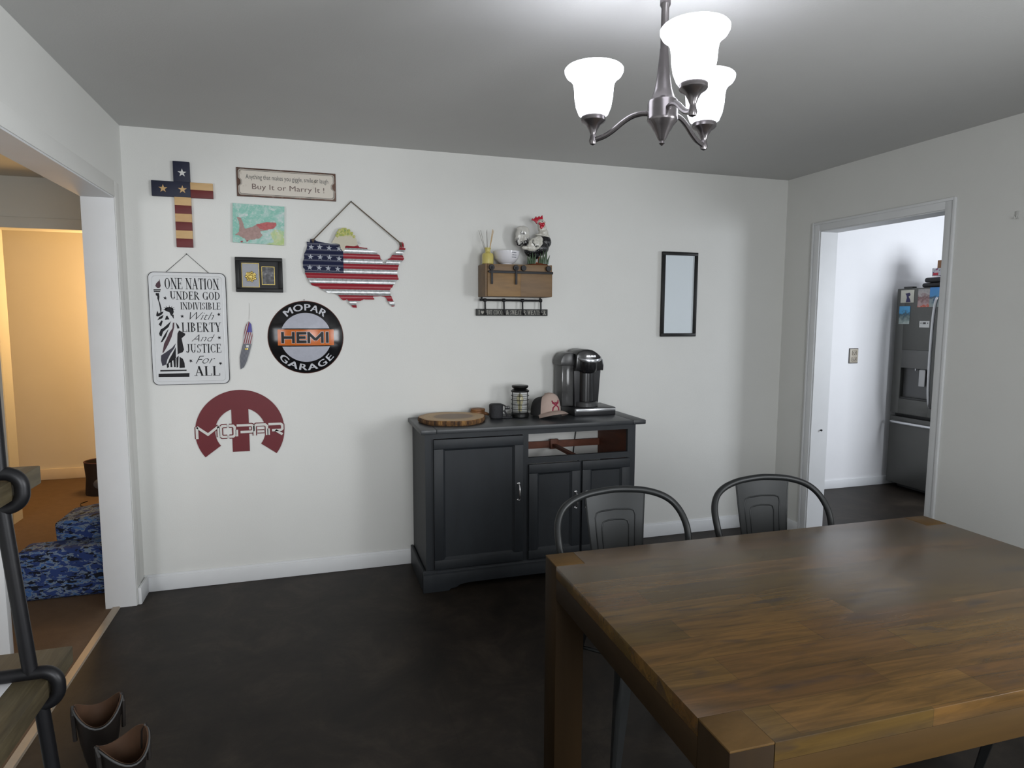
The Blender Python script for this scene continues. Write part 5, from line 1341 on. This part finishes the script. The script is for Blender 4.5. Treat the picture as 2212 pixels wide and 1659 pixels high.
for yp_ in (-1.985, -2.70):
    for zt_, xr, _ in planks:
        x0_, x1_, z0_, z1_ = .012, xr + .018, zt_ - .048 - .018, zt_ + .018
        rr = .035; pts = []
        for cx_, cz_, a0_ in ((x1_ - rr, z1_ - rr, 0), (x0_ + rr, z1_ - rr, 90), (x0_ + rr, z0_ + rr, 180), (x1_ - rr, z0_ + rr, 270)):
            for i in range(13):
                a = math.radians(a0_ + 7.5 * i); pts.append((cx_ + rr * math.cos(a), yp_, cz_ + rr * math.sin(a)))
        MB().tube(pts, .0165, 14, closed=True).build('shelf_ring', BPIPE, ls)
    for xa, za, xb, zb2 in ((.172, 1.020, .205, .600), (.030, 1.020, .030, .600), (.222, .520, .262, 0.0), (.030, .520, .030, 0.0), (.165, 1.60, .172, 1.10), (.030, 1.60, .030, 1.10)):
        MB().tube([(xa, yp_, za), (xb, yp_, zb2)], .0165, 12).build('post', BPIPE, ls)
pp_ = MB().box(0.030, 0.165, -2.10, -1.93, 0.5805, 0.5815)
tag(pp_.build('paper_sheet', pm('white_paper', (0.7, 0.7, 0.72, 1), 0.8), org=(0.09, -2.0, 0.5805)), 'white paper sheet lying on the lower rustic plank at the left edge', 'paper')
tb_ = thing('storage_bin', 'pale translucent plastic storage bin on the floor under the rustic shelf', 'storage bin', (0.095, -2.34, 0))
BINP = pm('frosted_plastic', (0.52, 0.56, 0.60, 1), 0.4, var=0.06, scale=25)
def binring(k, z_): return [(0.095 + k * .058 * math.copysign(abs(math.cos(a)) ** .35, math.cos(a)), -2.34 + k * .22 * math.copysign(abs(math.sin(a)) ** .35, math.sin(a)), z_) for a in [2 * PI * i / 48 for i in range(48)]]
MB().loft([binring(.90, 0), binring(.93, .01), binring(1.0, .395), binring(.96, .395), binring(.90, .02)], True, True).build('tub', BINP, tb_)
MB().loft([binring(1.03, .385), binring(1.05, .390), binring(1.05, .412), binring(.98, .420), binring(.90, .414), binring(.02, .414)], False, True).build('lid', BINP, tb_)

# ------------------------------------------------------------------ cowboy boots
LEA = pm('dark_boot_leather', (0.016, 0.012, 0.010, 1), 0.5, var=0.3, scale=40)
TANL = pm('tan_boot_lining', (0.10, 0.050, 0.026, 1), 0.7, var=0.25, scale=25)
STI = pm('pale_stitching', (0.09, 0.09, 0.09, 1), 0.7)


def boot(x, y, rz_, label):
    bt = thing('cowboy_boot', label, 'boot', (x, y, 0), 'pair of cowboy boots on the floor')
    M_ = Matrix.Translation((x, y, 0)) @ Matrix.Rotation(rz_, 4, 'Z') @ Matrix.Diagonal((0.86, 0.80, 0.87, 1))

    def ring(cy_, z_, a_, b_, dip=0.0):
        return [M_ @ Vector((a_ * math.cos(t_), cy_ + b_ * math.sin(t_), z_ - dip * math.cos(2 * t_) * -1)) for t_ in [2 * PI * i / 32 for i in range(32)]]
    out_r = [ring(.030, .075, .036, .048), ring(.022, .11, .042, .056), ring(.016, .16, .052, .066), ring(.010, .22, .062, .076), ring(.004, .28, .068, .084), ring(0, .325, .072, .090, .028)]
    in_r = [ring(0, .324, .068, .086, .028), ring(.004, .28, .064, .080), ring(.010, .22, .058, .072), ring(.016, .16, .048, .062), ring(.022, .10, .036, .048)]
    MB().loft(out_r, True, False).build('shaft', LEA, bt)
    MB().loft([ring(0, .325, .072, .090, .028)] + in_r, False, True).build('lining', TANL, bt)
    ft = []
    for yy, hw_, h0, h1 in ((.082, .020, .034, .075), (.070, .034, .034, .10), (.040, .040, .032, .12), (.0, .040, .026, .115), (-.045, .041, .016, .088), (-.095, .046, .008, .066), (-.140, .044, .008, .055), (-.175, .030, .010, .045), (-.198, .012, .014, .034)):
        ft.append([M_ @ Vector((hw_ * math.copysign(abs(math.cos(t_)) ** .8, math.cos(t_)), yy, (h0 + h1) / 2 + (h1 - h0) / 2 * math.sin(t_))) for t_ in [2 * PI * i / 20 for i in range(20)]])
    MB().loft(ft).build('foot', LEA, bt)
    so = MB()
    so.prism([(-.030, .02), (.030, .02), (.036, -.05), (.044, -.10), (.040, -.15), (.024, -.188), (0, -.202), (-.024, -.188), (-.040, -.15), (-.044, -.10), (-.036, -.05)], 'z', .0, .010).xf(M_)
    h_ = MB(); h_.prism([(-.034, .086), (.034, .086), (.036, .022), (-.036, .022)], 'z', 0, .036).xf(M_)
    so.build('sole', BLACKP, bt); h_.build('heel', BLACKP, bt)
    for sx in (-1, 1):
        MB().tube([M_ @ Vector((sx * .073, -.014, .235)), M_ @ Vector((sx * .076, -.013, .33)), M_ @ Vector((sx * .074, 0, .352)), M_ @ Vector((sx * .070, .013, .33)), M_ @ Vector((sx * .066, .014, .27))], .006, 6).build('pull_strap', LEA, bt)
    MB().tube([p + (p - (M_ @ Vector((0, 0, p.z)))) * .03 for p in ring(0, .318, .072, .090, .028)], .0028, 6, closed=True).build('top_piping', STI, bt)
    return bt


boot(0.236, -1.625, math.radians(18), 'dark cowboy boot with tan lining nearer the hall doorway')
boot(0.355, -1.840, math.radians(38), 'dark cowboy boot with pale piping nearer the camera')

# ------------------------------------------------------------------ hall: camo seat; bedroom: dark bin
n = N('blue_camo_fabric', 0.9)
cm = n.noise(n.map((1, 1, 2.2)), 19, 3, .6, .6); cm2 = n.noise(n.map((1, 1, 2.4), (4, 3, 8)), 24, 3, .6, .5)
c = n.ramp(cm, [(0.42, lin(44, 68, 130)), (0.50, lin(124, 142, 164)), (0.58, lin(74, 116, 182))], 'CONSTANT')
c = n.mix(n.math('GREATER_THAN', cm2, 0.57), c, lin(22, 28, 44))
n.bump(n.noise(n.co, 200, 3), .4, .003)
CAMO = n.color(c)
se = thing('camo_seat', 'low padded seat in blue camouflage fabric on the hall floor', 'seat', (-0.30, 0.25, 0))


def soft(x0, x1, y0, y1, z0, z1, tilt=0.0, bv=.03):
    b = MB(); b.box(x0, x1, y0, y1, z0, z1, bv, 4)
    bmesh.ops.subdivide_edges(b.bm, edges=list(b.bm.edges), cuts=2, use_grid_fill=True)
    for v in b.bm.verts:
        k = (v.co.z - z0) / (z1 - z0)
        if k > .3: v.co.z += tilt * (v.co.x - x0) * k
        v.co += Vector((math.sin(9 * v.co.z + 4 * v.co.y), math.sin(11 * v.co.x), math.sin(8 * v.co.x + 5 * v.co.y))) * .006 * min(1, k * 3)
    return b


soft(-0.597, -0.155, 0.025, 0.215, 0.0, 0.262, .04).build('cushion', CAMO, se)
soft(-0.468, -0.155, 0.205, 0.515, 0.100, 0.365, .12, .02).build('backrest', CAMO, se)

bn = thing('fabric_bin', 'dark round fabric bin on the carpet of the orange-lit bedroom', 'bin', (-0.80, 2.32, 0))
DKF = pm('dark_brown_fabric', (0.020, 0.012, 0.010, 1), 0.8, var=0.3, scale=60)
def br_ring(k, z_): return [(-0.80 + k * .145 * math.cos(a), 2.32 + k * .12 * math.sin(a), z_) for a in [2 * PI * i / 32 for i in range(32)]]
MB().loft([br_ring(.98, 0), br_ring(1.0, .01), br_ring(.93, .14), br_ring(1.0, .275), br_ring(.93, .275), br_ring(.86, .14), br_ring(.90, .02)], True, True).build('body', DKF, bn)
MB().tube([(p[0], p[1], p[2]) for p in br_ring(.98, .277)], .006, 6, closed=True).build('rim', pm('maroon_binding', (0.07, 0.025, 0.025, 1), 0.7), bn)
MB().ball((-0.80, 2.205, .105), (.055, .008, .045), 14).build('grey_patch', pm('grey_cloth_patch', (0.10, 0.10, 0.11, 1), 0.8), bn)
cbd = MB().tube([(-0.86, 2.06, .003), (-0.89, 2.0, .003), (-0.87, 1.93, .003), (-0.82, 1.88, .003), (-0.74, 1.86, .003)], .0035, 6)
tag(cbd.build('floor_cord', DARKM, org=(-0.85, 1.95, 0)), 'thin dark cord curling on the bedroom carpet in front of the bin', 'cord')

# ------------------------------------------------------------------ kitchen: refrigerator with magnets, outlet
FX, FY0, FY1 = 5.80, -0.30, 0.612
DST = pm('slate_steel', (0.105, 0.105, 0.098, 1), 0.42, 0.55, var=0.06, scale=12)
DSD = pm('dark_grey_plastic', (0.035, 0.035, 0.034, 1), 0.45)
rf = thing('refrigerator', 'slate grey french-door refrigerator in the kitchen with photos stuck on it', 'refrigerator', (FX + .4, (FY0 + FY1) / 2, 0))
MB().box(FX + .055, FX + .78, FY0 + .004, FY1 - .004, 0.03, 1.735, .004).build('cabinet', DSD, rf)
MB().box(FX + .10, FX + .75, FY0 + .03, FY1 - .03, 0.0, 0.031).build('foot', DSD, rf)
ym = 0.166
dl = MB()
dy0, dy1, dz0, dz1 = 0.252, 0.530, 0.800, 1.226
dl.box(FX, FX + .05, dy1, FY1, .668, 1.752, .006).box(FX, FX + .05, ym + .003, dy0, .668, 1.752, .006).box(FX + .0005, FX + .05, dy0 - .004, dy1 + .004, dz1, 1.752, .004).box(FX + .0005, FX + .05, dy0 - .004, dy1 + .004, .668, dz0, .004)
ld = dl.build('door', DST, rf)
MB().box(FX + .040, FX + .052, dy0 - .002, dy1 + .002, dz0 - .002, 1.07).build('dispenser_recess', pm('dispenser_grey', (0.10, 0.10, 0.10, 1), 0.3, 0.3), ld)
MB().box(FX - .002, FX + .05, dy0, dy1, 1.07, dz1, .003).build('dispenser_panel', pm('dispenser_panel_grey', (0.12, 0.12, 0.115, 1), 0.35, 0.4), ld)
MB().box(FX + .006, FX + .05, dy0, dy1, dz0, dz0 + .015, .002).build('drip_shelf', DSD, ld)
MB().box(FX + .006, FX + .016, 0.300, 0.356, .922, 1.062, .003).build('paddle', pm('pale_grey_plastic', (0.5, 0.5, 0.5, 1), 0.4), ld)
MB().lathe([(.006, 1.050), (.008, 1.072)], FX + .02, .40, 12).build('spout', STEEL, ld)
rd_ = MB().box(FX, FX + .05, FY0, ym - .003, .668, 1.752, .006).build('door', DST, rf)
fd = MB().box(FX, FX + .05, FY0, FY1, .045, .640, .006).build('freezer_drawer', DST, rf)
def bar(pts, r=.012): return MB().tube(catmull(pts, 5), r, 10)
bar([(FX, .214, 1.66), (FX - .030, .214, 1.645), (FX - .050, .215, 1.50), (FX - .056, .215, 1.20), (FX - .050, .215, .92), (FX - .030, .214, .775), (FX, .214, .760)]).build('handle', STEEL, ld)
bar([(FX, .120, 1.66), (FX - .030, .120, 1.645), (FX - .050, .119, 1.50), (FX - .056, .119, 1.20), (FX - .050, .119, .92), (FX - .030, .120, .775), (FX, .120, .760)]).build('handle', STEEL, rd_)
bar([(FX, .575, .592), (FX - .030, .56, .594), (FX - .046, .42, .596), (FX - .048, .156, .597), (FX - .046, -.11, .596), (FX - .030, -.25, .594), (FX, -.265, .592)]).build('handle', STEEL, fd)
MB().box(FX + .01, FX + .06, .475, .560, 1.7525, 1.768, .004).build('hinge_cover', DSD, rf)


def snap(name, y0, y1, z0, z1, stops, sc, label, ins=None):
    n = N(name.replace('fridge', 'print'), 0.35)
    zz1 = n.xyz()[2]
    f_ = n.math('ADD', n.math('MULTIPLY', zz1, 1.0 / (z1 - z0)), n.math('MULTIPLY', n.math('SUBTRACT', n.noise(n.co, sc, 4), .5), .8))
    f_ = n.math('ADD', f_, 0.5)
    n.color(n.ramp(f_, stops, 'LINEAR'))
    t_ = thing('fridge_photo', label, 'photo', (FX - .0006, (y0 + y1) / 2, (z0 + z1) / 2), 'photos on the refrigerator')
    MB().box(FX - .0022, FX - .0006, y0, y1, z0, z1).build('print', n.m, t_)
    return t_


t_ = snap('fridge_a', .444, .572, 1.630, 1.738, [(0.0, lin(190, 188, 176)), (1.0, lin(206, 204, 190))], 20, 'cream snapshot with a dark purple figure, highest on the left of the refrigerator')
MB().prism([(.528, 1.708), (.486, 1.714), (.478, 1.694), (.496, 1.682), (.482, 1.660), (.474, 1.634), (.520, 1.634), (.512, 1.672), (.516, 1.690)], 'x', FX - .0034, FX - .002).build('figure', pm('purple_ink', lin(44, 38, 84), 0.5, var=0.3, scale=60), t_, smooth=False)
snap('fridge_b', .300, .407, 1.590, 1.742, [(0.0, lin(190, 86, 60)), (0.16, lin(176, 150, 148)), (0.5, lin(120, 84, 84)), (0.75, lin(176, 168, 166)), (1, lin(150, 150, 150))], 40, 'pinkish snapshot with an orange lower edge, near the top of the refrigerator')
snap('fridge_c', .192, .299, 1.590, 1.750, [(0.0, lin(150, 156, 150)), (0.3, lin(128, 146, 150)), (0.45, lin(40, 66, 92)), (0.58, lin(70, 140, 190)), (1.0, lin(58, 134, 206))], 26, 'snapshot with bright blue sky, nearest the door handle')
snap('fridge_d', .474, .579, 1.448, 1.600, [(0.0, lin(170, 180, 176)), (0.3, lin(112, 130, 128)), (0.55, lin(60, 84, 96)), (0.68, lin(74, 150, 196)), (1.0, lin(80, 160, 210))], 36, 'blue-topped snapshot of legs, lowest of the refrigerator photos')
nt_ = thing('fridge_note', 'small white note with black marks stuck on the refrigerator', 'note', (FX - .0006, .331, 1.446))
MB().box(FX - .0022, FX - .0006, .285, .377, 1.420, 1.474).build('paper', WHITEP, nt_)
mk = MB()
for yy in (.362, .300): mk.prism([(yy + .007 * math.cos(PI / 2 + .628 * i) * (1 if i % 2 == 0 else .45), 1.456 + .007 * math.sin(PI / 2 + .628 * i) * (1 if i % 2 == 0 else .45)) for i in range(10)], 'x', FX - .0030, FX - .002)
for i in range(3): mk.box(FX - .003, FX - .002, .318 + .010 * i, .325 + .010 * i, 1.448, 1.464)
mk.build('print_marks', BLACKP, nt_, smooth=False)

FT = 1.7525
cl = thing('folded_cloth', 'black folded cloth bag lying on top of the refrigerator', 'bag', (FX + .25, .28, FT))
for k, (zz_, hh) in enumerate(((0, .042), (.041, .045))):
    m = MB(); m.box(FX + .012, FX + .36, .10 + .01 * k, .395 - .02 * k, FT + zz_, FT + zz_ + hh, .018, 3)
    for v in m.bm.verts: v.co.z += .004 * math.sin(30 * v.co.y) * (1 if v.co.z > FT + zz_ + .02 else 0)
    m.build('fold', pm('black_nylon', (0.010, 0.010, 0.012, 1), 0.6, var=0.2), cl)
CT = FT + .0905
n = N('printed_carton', 0.4); n.color(n.ramp(n.noise(n.map((1, 1, 1.5)), 34, 2), [(0.50, lin(190, 188, 192)), (0.60, lin(60, 60, 110)), (0.68, lin(170, 40, 60))], 'CONSTANT'))
cx = thing('printed_carton', 'white carton with red and blue print on the black bag above the refrigerator', 'box', (FX + .2, .22, CT))
MB().box(FX + .02, FX + .25, .11, .311, CT, CT + .064, .002).build('carton', n.m, cx)
MB().box(FX + .0185, FX + .0202, .255, .300, CT + .006, CT + .026).build('red_logo_patch', pm('red_patch', lin(180, 40, 60), 0.5), cx)
bx = thing('cardboard_box', 'small brown cardboard box topmost of the stack on the refrigerator', 'box', (FX + .2, .2, CT + .0645))
MB().box(FX + .03, FX + .21, .12, .275, CT + .0645, CT + .128, .002).build('carton', pm('kraft_cardboard', lin(142, 104, 76), 0.8, var=0.08), bx)
MB().box(FX + .0295, FX + .2105, .188, .212, CT + .0648, CT + .1288).build('packing_tape', pm('brown_tape', lin(124, 92, 62), 0.3), bx)

ou = thing('wall_outlet', 'beige electrical outlet plate on the bright kitchen wall', 'outlet', (5.402, .6595, 1.17))
MB().box(5.352, 5.450, .653, .6595, 1.104, 1.236, .003).build('plate_border', pm('outlet_dark_border', (0.10, 0.095, 0.09, 1), 0.7), ou)  # dark border visible around the beige plate
MB().box(5.357, 5.445, .649, .655, 1.110, 1.231, .003).build('cover_plate', pm('beige_plate', (0.42, 0.38, 0.31, 1), 0.5), ou)
for zz_ in (1.196, 1.140):
    sk = MB().box(5.378, 5.424, .6465, .6495, zz_ - .020, zz_ + .020, .006).build('socket', pm('beige_socket', (0.36, 0.32, 0.26, 1), 0.5), ou)
    MB().box(5.388, 5.392, .6455, .6470, zz_ - .006, zz_ + .008).box(5.410, 5.414, .6455, .6470, zz_ - .006, zz_ + .008).box(5.398, 5.404, .6455, .6470, zz_ - .015, zz_ - .009).build('slots', BLACKP, sk, smooth=False)
